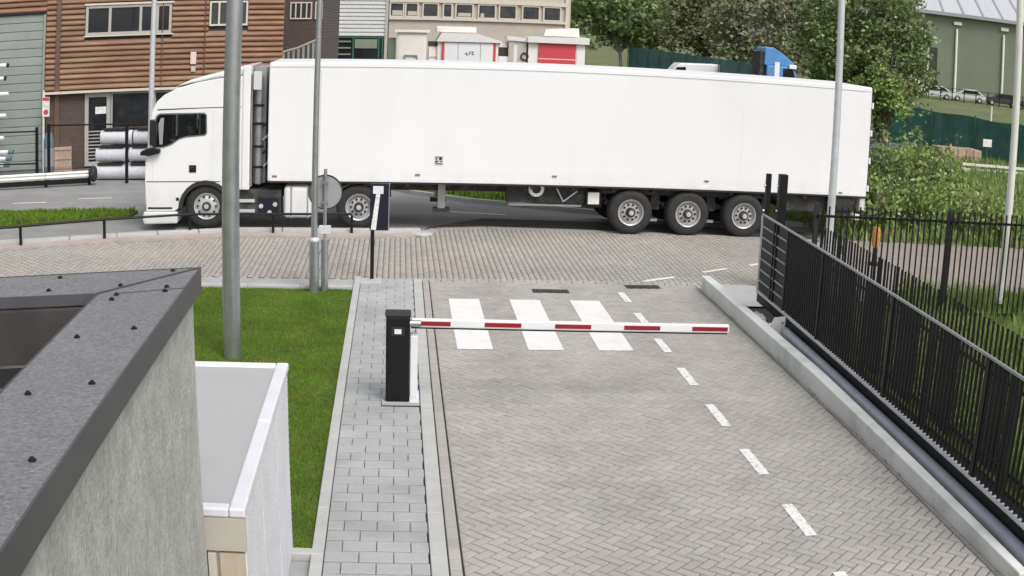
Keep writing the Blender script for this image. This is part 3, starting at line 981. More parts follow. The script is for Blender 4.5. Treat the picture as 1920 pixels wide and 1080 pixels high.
# knee rail on the island
kr = thing('knee_rail', 'low black rail on short posts along the island before the truck', 'railing')
RP = [(-10.9, 21.6), (-9.5, 22.1), (-7.89, 22.95), (-6.19, 23.78), (-4.42, 24.5), (-2.62, 24.62), (-0.95, 24.72)]
for p in RP:
    MB().box(p[0] - 0.028, p[0] + 0.028, p[1] - 0.02, p[1] + 0.02, 0.04, 0.42).build('post', MT['black'], kr)
for a_, b_ in zip(RP[:-1], RP[1:]):
    MB().tube((a_[0], a_[1], 0.445), (b_[0], b_[1], 0.445), 0.026, n=8).build('rail', MT['black'], kr)

# orange marker behind the fence
om = thing('marker_post', 'small orange and dark marker post behind the bar fence', 'marker post', (9.85, 22.6, 0.0))
MB().lathe([(0.0, 0.0), (0.10, 0.0), (0.10, 0.06), (0.055, 0.09), (0.055, 0.38), (0.0, 0.38)], axis='z', n=14).build('foot', MT['blackmatt'], om)
MB().lathe([(0.06, 0.38), (0.085, 0.44), (0.09, 0.68), (0.08, 0.76), (0.05, 0.82), (0.0, 0.83)], axis='z', n=14).build('head', MT['orange'], om, smooth=True)


# ================================================================== WHEELS
def wheel_parts(r, wdt, hubr, deep):
    tyre = MB().lathe([(r * 0.58, 0.0), (r * 0.62, -0.005), (r * 0.80, -0.02), (r * 0.92, 0.0), (r * 0.985, 0.035), (r, 0.08), (r, wdt - 0.05), (r * 0.93, wdt), (r * 0.58, wdt)], axis='y', n=40, caps=False).mesh('tyre', [MT['rubber']], smooth=True)
    if deep:      # front wheel: bowl-shaped rim bulging outwards
        prof = [(r * 0.60, 0.012), (r * 0.585, -0.012), (r * 0.55, -0.005), (r * 0.50, 0.05), (r * 0.36, 0.02), (r * 0.33, 0.015), (r * 0.0, 0.015)]
    else:
        prof = [(r * 0.60, 0.012), (r * 0.585, -0.012), (r * 0.545, 0.0), (r * 0.50, 0.11), (r * 0.44, 0.12), (r * 0.40, 0.06), (r * 0.24, 0.055), (r * 0.0, 0.055)]
    rim = MB().lathe(prof, axis='y', n=40, caps=False).mesh('rim', [MT['rim']], smooth=True)
    holes = MB()
    for k in range(10):
        t = 2 * PI * k / 10
        rr = r * (0.425 if deep else 0.345)
        y0 = 0.03 if deep else 0.057
        holes.tube((rr * math.cos(t), y0 - 0.03, rr * math.sin(t)), (rr * math.cos(t), y0 + 0.004, rr * math.sin(t)), r * 0.05, n=8)
    hm = holes.mesh('hand_holes', [MT['dark']])
    hub = MB().lathe([(hubr, 0.06), (hubr, -0.02), (hubr * 0.75, -0.06), (0.0, -0.065)], axis='y', n=20).mesh('hub', [MT['chassis']], smooth=True)
    cap = MB().lathe([(hubr * 0.55, -0.055), (hubr * 0.5, -0.085), (0.0, -0.09)], axis='y', n=16).mesh('hub_cap', [MT['rim']], smooth=True)
    return tyre, rim, hm, hub, cap


def put_wheel(parent, x, y, z, meshes, far=False):
    e = link('wheel', None, parent, (x, y, z), PI if far else 0.0)
    for me in meshes:
        c = link(me.name.split('.')[0], me, e)
        if c.name.startswith('hand'):
            stuff(c)
    return e


W_TR = wheel_parts(0.492, 0.36, 0.105, False)
W_FR = wheel_parts(0.49, 0.31, 0.10, True)


# ================================================================== SEMI-TRAILER
PH = 0.0169
TL, ZB, ZT, TW_ = 13.6, 1.046, 3.625, 2.5
tr = thing('semi_trailer', 'long plain white box trailer standing across the junction', 'trailer', (-2.8268, 25.3008, -0.002), PH)
MB().box(0.0, TL, 0.0, TW_, ZB, ZT).build('box_body', MT['trailer'], tr, bevel=0.03)
MB().box(0.03, TL - 0.03, -0.012, -0.001, ZT - 0.10, ZT - 0.088).build('top_seam', MT['whitegrey'], tr)
MB().box(0.05, TL - 0.03, -0.008, -0.001, ZB + 0.01, ZB + 0.085).build('bottom_rail', MT['trailer'], tr)
MB().box(0.0, TL, -0.014, -0.009, ZB - 0.028, ZB + 0.012).build('sill_edge', MT['blackmatt'], tr)
for s in (1.08, 1.12):
    MB().box(s, s + 0.018, -0.006, -0.001, ZB + 0.1, ZT - 0.17).build('panel_seam', MT['whitegrey'], tr)
for s in (4.2, 7.3, 10.4):
    MB().box(s, s + 0.008, -0.0035, -0.001, ZB + 0.1, ZT - 0.17).build('panel_seam', MT['trailer'], tr)
for (s, z) in ((0.16, 1.16), (3.25, 1.22), (6.2, 1.25), (9.62, 1.25), (12.91, 1.12)):
    MB().box(s - 0.05, s + 0.05, -0.02, -0.0085, z - 0.018, z + 0.018).build('marker_lamp', MT['amber'], tr)
pl_ = MB().box(3.60, 3.79, -0.006, -0.001, 1.43, 1.63).build('data_plate', MT['whitegrey'], tr)
for (x0, x1, z0, z1) in ((3.61, 3.78, 1.605, 1.62), (3.625, 3.66, 1.555, 1.595), (3.70, 3.76, 1.545, 1.60), (3.62, 3.68, 1.50, 1.535), (3.715, 3.775, 1.505, 1.525), (3.625, 3.77, 1.455, 1.475), (3.625, 3.645, 1.48, 1.50)):
    MB().box(x0, x1, -0.0095, -0.0065, z0, z1).build('plate_mark', MT['blackmatt'], pl_)
# frame and running gear
for yy in (0.62, 1.78):
    MB().box(0.9, TL - 0.15, yy, yy + 0.12, 0.80, ZB - 0.03).build('chassis_beam', MT['chassis'], tr)
for s in np.arange(1.2, 13.4, 0.9):
    MB().box(float(s), float(s) + 0.08, 0.06, TW_ - 0.06, ZB - 0.10, ZB - 0.028).build('cross_member', MT['chassis'], tr)
for yy in (0.42, 1.92):
    lg = MB().box(3.72, 3.88, yy, yy + 0.14, 0.44, ZB - 0.03).build('landing_leg', MT['signgrey'], tr)
    MB().box(3.62, 3.98, yy - 0.05, yy + 0.19, 0.36, 0.44).build('foot', MT['chassis'], lg)
MB().box(3.78, 3.82, 0.56, 1.92, 0.74, 0.80).build('leg_brace', MT['chassis'], tr)
# spare wheel carrier ring, air tank, tool box, number box
MB().lathe([(0.10, -0.01), (0.17, -0.01), (0.175, 0.02), (0.11, 0.02)], (5.84, 0.16, 0.94), 'y', 24, caps=False).build('tank_end_ring', MT['steel_light'], tr)
MB().tube((5.84, 0.18, 0.94), (5.84, 0.62, 0.94), 0.16, n=20).build('air_tank', MT['chassis'], tr, smooth=True)
MB().box(5.2, 7.0, 0.30, 0.50, 0.62, 0.98).build('pallet_box', MT['chassis'], tr, bevel=0.01)
MB().box(6.94, 7.30, 0.20, 0.60, 0.56, 0.93).build('tool_box', MT['black'], tr, bevel=0.01)
MB().box(6.99, 7.24, 0.185, 0.199, 0.63, 0.89).build('box_label', MT['cream'], tr)
MB().box(5.25, 6.85, 0.22, 0.26, 0.56, 0.60).build('side_guard_bar', MT['steel'], tr)
MB().path([(6.3, 0.24, 0.95), (6.45, 0.24, 0.66), (6.75, 0.24, 0.9)], 0.02).build('air_hose', MT['steel'], tr)
for s in (7.93, 9.24, 10.56):
    put_wheel(tr, s, 0.015, 0.492, W_TR)
    put_wheel(tr, s, TW_ - 0.015, 0.492, W_TR, True)
    MB().tube((s, 0.25, 0.492), (s, TW_ - 0.25, 0.492), 0.075, n=12).build('axle', MT['chassis'], tr)
    MB().box(s + 0.52, s + 0.72, 0.38, 0.60, 0.52, 0.98).build('suspension_arm', MT['chassis'], tr)
    MB().lathe([(0.12, 0.0), (0.14, 0.06), (0.12, 0.12), (0.14, 0.18), (0.12, 0.24)], (s + 0.42, 0.55, 0.58), 'z', 14).build('air_spring', MT['blackmatt'], tr)
    MB().box(s + 0.30, s + 0.62, 0.10, 0.16, 0.30, 0.36).build('brake_lever', MT['steel'], tr)
MB().box(7.2, 11.2, 0.30, 0.34, 0.86, 1.0).build('splash_strip', MT['chassis'], tr)
MB().box(11.6, 13.35, 0.2, TW_ - 0.2, 0.62, 0.98).build('rear_frame', MT['chassis'], tr, bevel=0.02)
mudg = MB().box(12.62, 13.28, 0.03, 0.5, 0.66, 1.01).build('rear_mudguard', MT['blackmatt'], tr, bevel=0.06)
MB().box(13.3, 13.5, 0.05, TW_ - 0.05, 0.48, 0.62).build('rear_bumper', MT['whitegrey'], tr, bevel=0.02)
MB().box(13.45, 13.585, 0.02, 0.4, 0.72, 1.0).build('tail_lamp', MT['whitegrey'], tr, bevel=0.02)
for z in (1.25, 1.9, 2.55, 3.2):
    MB().tube((TL + 0.02, 0.01, z - 0.07), (TL + 0.02, 0.01, z + 0.07), 0.035, n=10).build('door_hinge', MT['white'], tr)
MB().box(TL + 0.002, TL + 0.05, 0.08, TW_ - 0.08, ZB + 0.08, ZT - 0.08).build('rear_door', MT['chassis'], tr)
for yy in (0.5, 0.9, 1.6, 2.0):
    MB().tube((TL + 0.08, yy, ZB + 0.1), (TL + 0.08, yy, ZT - 0.1), 0.02, n=8).build('door_rod', MT['steel'], tr)

# ================================================================== TRACTOR UNIT
tc = thing('tractor_unit', 'white high-roof lorry tractor pulling the long white trailer', 'lorry', (-2.8268, 25.3008, -0.002), PH)
arc = []
AC, AR = (-1.38, 0.46), 0.60
for k in range(0, 13):
    t = PI * k / 12
    arc.append((AC[0] + AR * math.cos(t) * 1.0, max(0.40, AC[1] + AR * math.sin(t))))
prof = [(-2.74, 0.38), (-2.77, 1.0), (-2.76, 1.45), (-2.72, 1.72), (-2.66, 2.3), (-2.60, 2.62), (-2.50, 2.80), (-2.34, 2.94), (-2.05, 3.08), (-1.6, 3.20), (-1.15, 3.28),
        (-0.52, 3.34), (-0.44, 3.28), (-0.42, 0.86), (-0.74, 0.86)] + arc + [(-2.1, 0.38)]
cab = MB().prism(prof, 0.0, 2.44, 'y').build('cab', MT['white'], tc, bevel=0.07, seg=3)
CAB = cab
# roof spoiler
MB().prism([(-2.12, 3.10), (-1.75, 3.26), (-1.12, 3.41), (-0.62, 3.53), (-0.40, 3.56), (-0.40, 3.32), (-1.2, 3.285)], 0.10, 2.34, 'y').build('roof_spoiler', MT['white'], tc, bevel=0.05)
MB().box(-0.40, -0.385, 0.22, 2.2, 0.9, 3.55).build('cab_rear_panel', MT['framegrey'], tc)
MB().box(-0.57, -0.395, -0.035, 0.055, 0.86, 3.56).build('side_fairing', MT['white'], tc, bevel=0.03)
# roof/cab seam, lower seam, door lines
MB().prism([(-2.48, 2.63), (-1.3, 2.66), (-0.6, 2.665), (-0.6, 2.65), (-1.3, 2.645), (-2.48, 2.605)], -0.006, 0.002, 'y').build('roof_seam', MT['blackmatt'], tc)
MB().prism([(-2.05, 3.13), (-1.12, 3.30), (-0.6, 3.35), (-0.6, 3.335), (-1.12, 3.28), (-2.03, 3.11)], 0.06, 0.085, 'y').build('spoiler_seam', MT['blackmatt'], tc)
MB().box(-2.74, -1.05, -0.005, 0.002, 1.03, 1.048).build('door_sill_seam', MT['blackmatt'], tc)
for (x0, z0, z1) in ((-2.60, 1.06, 1.74), (-1.24, 1.06, 2.0), (-1.22, 2.06, 2.6), (-0.82, 0.95, 2.6)):
    MB().box(x0, x0 + 0.008, -0.003, 0.002, z0, z1).build('door_seam', MT['whitegrey'], tc)
MB().box(-1.2, -0.84, -0.003, 0.002, 2.03, 2.037).build('panel_line', MT['whitegrey'], tc)
wpoly = [(-2.585, 1.78), (-2.60, 2.0), (-2.565, 2.36), (-2.50, 2.50), (-2.43, 2.54), (-1.42, 2.545), (-1.36, 2.50), (-1.35, 2.10), (-1.39, 2.04), (-1.84, 2.0), (-1.98, 1.96), (-2.16, 1.84), (-2.34, 1.78)]
# cut the side windows through the cab and line the opening
cut = MB().prism(shrink(wpoly, 0.03), -0.3, 2.8, 'y').build('cutter', MT['dark'], tc)
md = CAB.modifiers.new('cut', 'BOOLEAN')
md.operation = 'DIFFERENCE'
md.object = cut
md.solver = 'EXACT'
bpy.context.view_layer.update()
dg = bpy.context.evaluated_depsgraph_get()
nm = bpy.data.meshes.new_from_object(CAB.evaluated_get(dg))
CAB.modifiers.clear()
CAB.data = nm
bpy.data.objects.remove(cut)
lin = shrink(wpoly, 0.033)
nn_ = len(lin)
MB().add([(x, 0.03, z) for x, z in lin] + [(x, 2.40, z) for x, z in lin], [(i, (i + 1) % nn_, nn_ + (i + 1) % nn_, nn_ + i) for i in range(nn_)]).build('cab_lining', MT['dark'], tc)
MB().prism(wpoly, 2.441, 2.45, 'y').build('side_window', MT['cabglass'], tc)
MB().box(-1.62, -1.40, 0.30, 0.80, 1.85, 2.40).build('seat_back', MT['blackmatt'], tc, bevel=0.05)
sw = MB().prism(wpoly, -0.010, -0.001, 'y').build('side_window', MT['cabglass'], tc)
MB().box(-1.53, -1.50, -0.013, -0.0105, 2.06, 2.53).build('window_bar', MT['blackmatt'], sw)
MB().prism([(-2.43, 1.86), (-2.46, 2.3), (-2.40, 2.44), (-2.33, 2.44), (-2.36, 1.86)], -0.013, -0.0105, 'y').build('mirror_glimpse', MT['signgrey'], sw)
# mirror
mr_ = MB().prism([(-2.86, 1.64), (-2.66, 1.62), (-2.40, 1.68), (-2.40, 1.76), (-2.66, 1.79), (-2.84, 1.72)], -0.16, 0.02, 'y').build('mirror', MT['black'], tc, bevel=0.02)
MB().box(-2.63, -2.47, -0.2, -0.08, 1.85, 2.42).build('mirror_housing', MT['glass'], mr_, bevel=0.03)
dh = MB().box(-1.75, -1.59, -0.012, -0.001, 1.24, 1.40).build('door_handle', MT['black'], tc)
MB().box(-1.73, -1.63, -0.03, -0.0125, 1.33, 1.37).build('handle_grip', MT['blackmatt'], dh)
MB().box(-2.05, -1.98, -0.008, -0.001, 0.62, 0.69).build('side_marker', MT['blackmatt'], tc)
MB().box(-2.70, -2.14, -0.01, 0.0, 0.44, 0.475).build('step_gap', MT['black'], tc)
MB().prism([(-2.79, 0.10), (-2.83, 0.22), (-2.80, 0.375), (-2.02, 0.375), (-2.02, 0.12)], -0.03, 2.47, 'y').build('bumper', MT['white'], tc, bevel=0.03)
MB().box(-2.775, -2.755, 0.2, 2.2, 0.55, 1.35).build('grille', MT['blackmatt'], tc)
MB().prism([(-2.733, 1.75), (-2.605, 2.66), (-2.59, 2.66), (-2.70, 1.75)], 0.16, 2.28, 'y').build('windscreen', MT['glass'], tc)
for yy in (0.1, 2.05):
    MB().box(-2.80, -2.74, yy, yy + 0.3, 0.5, 0.78).build('headlight', MT['steel_light'], tc, bevel=0.02)
arch = []
for k in range(0, 13):
    t = PI * k / 12
    arch.append((AC[0] + 0.62 * math.cos(t), AC[1] - 0.02 + 0.62 * math.sin(t)))
arch_in = [(AC[0] + 0.53 * math.cos(PI * k / 12), AC[1] - 0.02 + 0.53 * math.sin(PI * k / 12)) for k in range(12, -1, -1)]
MB().prism(arch + arch_in, -0.012, 0.45, 'y').build('wheel_arch_lip', MT['blackmatt'], tc)
put_wheel(tc, -1.36, 0.06, 0.49, W_FR)
put_wheel(tc, -1.36, 2.40, 0.49, W_FR, True)
for s in (2.0,):
    put_wheel(tc, s, 0.06, 0.49, W_TR)
    put_wheel(tc, s, 2.40, 0.49, W_TR, True)
    MB().tube((s, 0.3, 0.49), (s, 2.2, 0.49), 0.09, n=12).build('axle', MT['chassis'], tc)
MB().tube((-1.36, 0.3, 0.45), (-1.36, 2.2, 0.45), 0.06, n=12).build('axle', MT['chassis'], tc)
for yy in (0.75, 1.65):
    MB().box(-2.2, 2.7, yy, yy + 0.09, 0.62, 0.86).build('chassis_rail', MT['chassis'], tc)
MB().box(0.95, 2.6, 0.55, 1.95, 0.90, 1.0).build('fifth_wheel', MT['chassis'], tc)
mg = [(2.0 + 0.60 * math.cos(PI * k / 10), 0.50 + 0.54 * math.sin(PI * k / 10)) for k in range(0, 11)]
mg += [(2.0 + 0.56 * math.cos(PI * k / 10), 0.50 + 0.50 * math.sin(PI * k / 10)) for k in range(10, -1, -1)]
MB().prism(mg, 0.06, 0.62, 'y').build('mudguard', MT['chassis'], tc)
# white fuel tank with straps, battery and pipes behind the cab
ft = MB().box(0.36, 0.98, 0.05, 0.62, 0.24, 0.93).build('fuel_tank', MT['white'], tc, bevel=0.08, seg=3)
for s in (0.50, 0.86):
    MB().box(s, s + 0.05, 0.042, 0.63, 0.235, 0.935).build('strap', MT['signgrey'], ft, bevel=0.02)
MB().box(-0.66, 0.30, 0.10, 0.6, 0.26, 0.84).build('battery_box', MT['chassis'], tc, bevel=0.02)
for z in (0.58, 0.36):
    MB().box(-0.66, -0.28, 0.05, 0.10, z, z + 0.065).build('step', MT['steel_light'], tc)
MB().box(-0.2, 0.24, 0.06, 0.10, 0.34, 0.66).build('control_panel', MT['blueglass'], tc)
for (s, z) in ((-0.14, 0.50), (0.17, 0.54), (0.05, 0.36)):
    MB().tube((s, 0.03, z), (s, 0.06, z), 0.05, n=12).build('valve_cap', MT['steel_light'], tc)
MB().box(1.05, 1.30, 0.08, 0.4, 0.36, 0.52).build('air_dryer', MT['steel'], tc, bevel=0.02)
for (yy, x0, rr, m_) in ((0.35, -0.24, 0.085, 'steel'), (0.62, -0.2, 0.05, 'chassis')):
    MB().tube((x0, yy, 0.95), (x0, yy, 3.30), rr, n=14).build('exhaust_stack', MT[m_], tc, smooth=True)
for k, z in enumerate((2.65, 2.25, 1.75, 1.3)):
    MB().box(-0.36, -0.12, 0.24, 0.30, z, z + 0.05).build('stack_clamp', MT['black'], tc)
MB().box(-0.36, -0.18, 0.16, 0.30, 3.02, 3.42).build('intake_grille', MT['whitegrey'], tc, bevel=0.01)
MB().box(-0.37, -0.10, 0.5, 2.0, 0.95, 3.5).build('deflector', MT['signgrey'], tc)
for k in range(4):
    z = 1.35 + k * 0.3
    MB().path([(-0.30, 0.45, z + 0.25), (-0.16, 0.40, z - 0.05), (-0.05, 0.5, z + 0.05), (0.0, 0.7, z + 0.2)], 0.022).build('air_line', MT['blackmatt' if k % 2 else 'steel_light'], tc)
# the driver, one skinned body seated behind the side window
def skinned(name, verts, edges, radii, mat, parent=None, loc=(0, 0, 0)):
    me = bpy.data.meshes.new(name)
    me.from_pydata(verts, edges, [])
    o = link(name, me, parent, loc)
    o.modifiers.new('skin', 'SKIN')
    o.modifiers.new('sub', 'SUBSURF').levels = 2
    me.skin_vertices.new() if not me.skin_vertices else None
    for i, r in enumerate(radii):
        me.skin_vertices[0].data[i].radius = (r[0], r[1]) if isinstance(r, tuple) else (r, r)
    me.skin_vertices[0].data[0].use_root = True
    bpy.context.view_layer.update()
    dg = bpy.context.evaluated_depsgraph_get()
    nm = bpy.data.meshes.new_from_object(o.evaluated_get(dg))
    o.modifiers.clear()
    o.data = nm
    nm.materials.clear()
    nm.materials.append(mat)
    for p in nm.polygons:
        p.use_smooth = True
    return o


dv = thing('person', 'driver with bare arms at the wheel, dimly seen behind the lorry side window', 'person', (-2.8268, 25.3008, 0.0), PH)
V = [(-1.72, 0.55, 1.42), (-1.74, 0.55, 1.72), (-1.78, 0.55, 1.98), (-1.80, 0.55, 2.08), (-1.83, 0.55, 2.16), (-1.85, 0.55, 2.27), (-1.80, 0.36, 1.96), (-1.95, 0.32, 1.78), (-2.18, 0.38, 1.88), (-2.26, 0.40, 1.92),
     (-1.80, 0.74, 1.96), (-1.95, 0.78, 1.78), (-2.18, 0.72, 1.88), (-2.26, 0.70, 1.92)]
E_ = [(0, 1), (1, 2), (2, 3), (3, 4), (4, 5), (2, 6), (6, 7), (7, 8), (8, 9), (2, 10), (10, 11), (11, 12), (12, 13)]
skinned('body', V, E_, [(0.15, 0.13), (0.15, 0.12), (0.12, 0.10), 0.055, 0.085, 0.075, 0.065, 0.05, 0.038, 0.035, 0.065, 0.05, 0.038, 0.035], MT['skin'], dv)
skinned('shirt', [(-1.72, 0.55, 1.42), (-1.74, 0.55, 1.72), (-1.78, 0.55, 1.99), (-1.80, 0.355, 1.965), (-1.90, 0.325, 1.84), (-1.80, 0.745, 1.965), (-1.90, 0.775, 1.84)], [(0, 1), (1, 2), (2, 3), (3, 4), (2, 5), (5, 6)],
        [(0.165, 0.145), (0.165, 0.135), (0.12, 0.105), 0.08, 0.068, 0.08, 0.068], MT['cloth'], dv)
MB().lathe([(0.0, 0.115), (0.055, 0.105), (0.09, 0.06), (0.095, 0.0), (0.08, -0.03)], (-1.835, 0.55, 2.245), 'z', 16).build('hair', MT['cladpost'], dv, smooth=True)
ring = MB()
RC = Vector((-2.27, 0.55, 1.90))
for k in range(20):
    t0, t1 = 2 * PI * k / 20, 2 * PI * (k + 1) / 20
    f_ = lambda t: RC + Vector((-0.12 * math.sin(t), 0.2 * math.cos(t), 0.16 * math.sin(t)))
    ring.tube(f_(t0), f_(t1), 0.016, n=6)
ring.build('steering_wheel', MT['blackmatt'], tc)


# ================================================================== FOREGROUND GATEHOUSE
gh = thing('gatehouse', 'grey rendered gatehouse with dark metal roof edge, close by at the left', 'building', (0, 0, 0))
ZC = 3.14
K = 0.846


def kp(*pts):
    return [(x * K, y * K) for x, y in pts]


MB().prism(kp((-1.31, 1.6), (-1.31, 7.33), (-3.9, 6.56), (-3.9, 1.6)), 0.0, ZC - 0.365).build('wall', MT['render_wall'], gh)
MB().prism(kp((-1.31, 1.6), (-1.31, 7.33), (-1.73, 6.65), (-1.73, 1.6)), ZC - 0.365, ZC - 0.013).build('parapet', MT['render_wall'], gh)
MB().prism(kp((-1.31, 7.33), (-3.9, 6.56), (-3.9, 6.1), (-1.73, 6.65)), ZC - 0.365, ZC - 0.013).build('parapet', MT['render_wall'], gh)
cs = MB().prism(kp((-1.225, 1.5), (-1.265, 7.37), (-1.77, 6.6), (-1.735, 1.5)), ZC - 0.012, ZC).build('coping', MT['coping'], gh)
cf = MB().prism(kp((-1.27, 7.372), (-3.95, 6.575), (-3.95, 6.02), (-1.776, 6.605)), ZC - 0.012, ZC + 0.001).build('coping', MT['coping'], gh)
MB().prism(kp((-1.221, 1.5), (-1.261, 7.376), (-1.272, 7.376), (-1.234, 1.5)), ZC - 0.13, ZC + 0.004).build('fascia', MT['copingside'], cs)
MB().prism(kp((-1.27, 7.376), (-3.95, 6.579), (-3.95, 6.59), (-1.262, 7.39)), ZC - 0.13, ZC + 0.004).build('fascia', MT['copingside'], cf)
MB().prism(kp((-1.776, 6.60), (-3.95, 6.015), (-3.95, 6.0), (-1.776, 6.585)), ZC - 0.05, ZC + 0.006).build('inner_lip', MT['copingside'], cf)
MB().prism(kp((-1.736, 1.5), (-1.771, 6.6), (-1.778, 6.6), (-1.743, 1.5)), ZC - 0.3, ZC + 0.003).build('inner_lip', MT['copingside'], cs)
MB().prism(kp((-1.262, 7.378), (-1.275, 7.383), (-1.785, 6.607), (-1.772, 6.6)), ZC + 0.001, ZC + 0.006).build('mitre_seam', MT['copingside'], cs)
MB().prism(kp((-1.258, 6.80), (-1.66, 6.62), (-1.66, 6.612), (-1.258, 6.792)), ZC, ZC + 0.004).build('sheet_seam', MT['copingside'], cs)
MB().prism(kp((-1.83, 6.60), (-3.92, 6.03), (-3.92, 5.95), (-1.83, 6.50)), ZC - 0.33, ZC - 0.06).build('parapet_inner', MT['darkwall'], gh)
MB().prism(kp((-1.79, 1.6), (-1.79, 6.58), (-3.88, 6.0), (-3.88, 1.6)), ZC - 0.36, ZC - 0.331).build('roof_membrane', MT['roofmem'], gh)
pts_ = [(-1.84, 6.05), (-1.86, 6.32), (-2.2, 6.34), (-2.6, 6.20), (-3.1, 6.1), (-3.7, 5.85), (-3.7, 5.6), (-3.2, 5.75), (-2.7, 5.72), (-2.3, 5.95), (-2.0, 5.9)]
MB().prism(kp(*pts_), ZC - 0.331, ZC - 0.327).build('puddle', MT['glass'], gh)
for (y0, w_) in ((5.4, 0.05), (5.05, 0.03)):
    MB().prism(kp((-1.85, y0), (-1.85, y0 + w_), (-3.8, y0 - 0.45 + w_), (-3.8, y0 - 0.45)), ZC - 0.331, ZC - 0.322).build('membrane_seam', MT['coping'], gh)
scr = MB().lathe([(0.0, 0.0), (0.0155, 0.0), (0.0145, 0.005), (0.009, 0.008), (0.007, 0.013), (0.0, 0.014)], axis='z', n=10).mesh('screw', [MT['black']])
for (x, y) in ((-2.14, 7.01), (-2.11, 6.65), (-1.68, 6.82), (-1.65, 6.58), (-1.65, 6.46), (-1.43, 7.27), (-1.38, 6.81), (-1.37, 6.70), (-1.37, 5.83), (-1.64, 5.63), (-1.36, 4.87), (-1.62, 4.68), (-1.36, 3.90), (-1.61, 3.7)):
    link('screw', scr, gh, (x * K, y * K, ZC + 0.001))

# ================================================================== GREY CABINET BESIDE IT
cb = thing('bin_store', 'pale grey flat-roofed cabinet with perforated side, next to the gatehouse wall', 'cabinet', (0, 0, 0))
ZR = 1.70
CX0, CX1, CY0, CY1 = -2.1, -0.875, 6.31, 9.36
MB().box(CX0 + 0.02, CX1 - 0.025, CY0 + 0.04, CY1 - 0.03, 0.0, ZR - 0.03).build('body', MT['beige'], cb)
MB().box(CX0 + 0.1, CX1 - 0.1, CY0 + 0.09, CY1 - 0.11, ZR - 0.029, ZR - 0.015).build('roof', MT['cabinetroof'], cb)
MB().box(CX1 - 0.10, CX1, CY0, 7.9, ZR - 0.06, ZR).build('roof_edge', MT['lilac'], cb, bevel=0.012)
MB().box(CX1 - 0.10, CX1, 7.904, CY1, ZR - 0.06, ZR + 0.003).build('roof_edge', MT['lilac'], cb, bevel=0.012)
MB().box(CX0, CX1 - 0.102, CY1 - 0.11, CY1, ZR - 0.06, ZR).build('roof_edge', MT['perf'], cb, bevel=0.012)
MB().box(CX0, CX1 - 0.102, CY0, CY0 + 0.09, ZR - 0.06, ZR).build('roof_edge', MT['lilac'], cb, bevel=0.012)
MB().box(CX0, CX1 - 0.004, CY0 + 0.005, CY0 + 0.035, 1.42, ZR - 0.062).build('fascia_board', MT['beige'], cb)
MB().box(-1.28, -1.13, CY0 + 0.005, CY0 + 0.035, 0.0, 1.40).build('door_leaf', MT['beigewood'], cb)
MB().box(-1.12, -1.07, CY0 - 0.005, CY0 + 0.035, 0.0, 1.40).build('door_frame', MT['framecream'], cb)
MB().box(-1.05, CX1 - 0.02, CY0 + 0.01, CY0 + 0.035, 0.0, 1.40).build('door_leaf', MT['beigewood'], cb)
# perforated sheets: rows of small raised slots
for (y0, y1) in ((CY0 + 0.04, 7.28), (7.32, 8.30), (8.34, CY1 - 0.03)):
    ps = MB().box(CX1 - 0.024, CX1 - 0.012, y0, y1, 0.02, ZR - 0.064).build('side_sheet', MT['perf'], cb)
    nn_ = int((y1 - y0) / 0.05)
    mb = MB()
    for i in range(nn_):
        for k in range(54):
            yy = y0 + 0.02 + i * 0.05 + (0.025 if k % 2 else 0)
            z = 0.06 + k * 0.0295
            if yy + 0.03 < y1:
                mb.add([(CX1 - 0.0115, yy, z), (CX1 - 0.0115, yy + 0.03, z + 0.006), (CX1 - 0.005, yy + 0.03, z + 0.018), (CX1 - 0.005, yy, z + 0.012)], [(0, 1, 2, 3)])
    stuff(mb.build('sheet_slots', MT['lilac'], ps))


# ================================================================== BROWN CLADDED BUILDING (left)
FR = math.atan2(2.6, 8.5)
b1 = thing('cladded_building', 'brown board-cladded building with grey roller door and dark ground-floor windows', 'building', (-14, 35.4, -0.04), FR)
MB().box(-4.0, 10.6, 0.16, 9.0, 0.0, 7.4).build('wall', MT['darkwall'], b1)


def planks(s0, s1, z0, z1, holes=()):
    z = z0
    while z < z1:
        spans = [(s0, s1)]
        for (h0, h1, y0, y1) in holes:
            if z + 0.17 > y0 and z < y1:
                spans = [q for (a, b) in spans for q in ((a, min(b, h0)), (max(a, h1), b)) if q[1] - q[0] > 0.05]
        for (a, b) in spans:
            jit = random.uniform(-0.004, 0.004)
            MB().prism([(0.155, z), (0.05 + jit, z + 0.002), (0.045 + jit, z + 0.045), (0.125, z + 0.165), (0.155, z + 0.172)], a, b, 'x').build('plank', MT['clad'], b1)
        z += 0.175


W1 = (3.93, 6.86, 4.24, 5.26)
W2 = (8.08, 9.4, 4.44, 5.3)
planks(2.62, 2.95, 2.55, 7.3)
planks(-4.0, 2.62, 5.14, 7.3)
planks(3.12, 6.53, 2.55, 7.3, (W1,))
planks(6.56, 7.95, 2.55, 7.3, (W1,))
planks(7.99, 10.6, 2.55, 7.3, (W2,))
MB().box(2.955, 3.115, 0.02, 0.155, 0.0, 7.35).build('downpipe', MT['cladpost'], b1)
for s in (6.53, 7.95):
    MB().box(s, s + 0.03, 0.03, 0.155, 2.5, 7.3).build('joint_strip', MT['cladpost'], b1)
rd = MB().box(-1.6, 2.6, 0.13, 0.16, 0.0, 5.05).build('roller_door', MT['roller'], b1)
MB().box(-1.6, 2.6, 0.03, 0.155, 5.055, 5.135).build('door_lintel', MT['dark'], b1)
for k in range(18):
    MB().prism([(0.129, 0.02 + k * 0.28), (0.10, 0.04 + k * 0.28), (0.10, 0.27 + k * 0.28), (0.129, 0.29 + k * 0.28)], -1.58, 2.50, 'x').build('slat', MT['roller'], rd)
MB().box(2.52, 2.6, 0.06, 0.1285, 0.0, 5.05).build('door_guide', MT['roller'], rd)


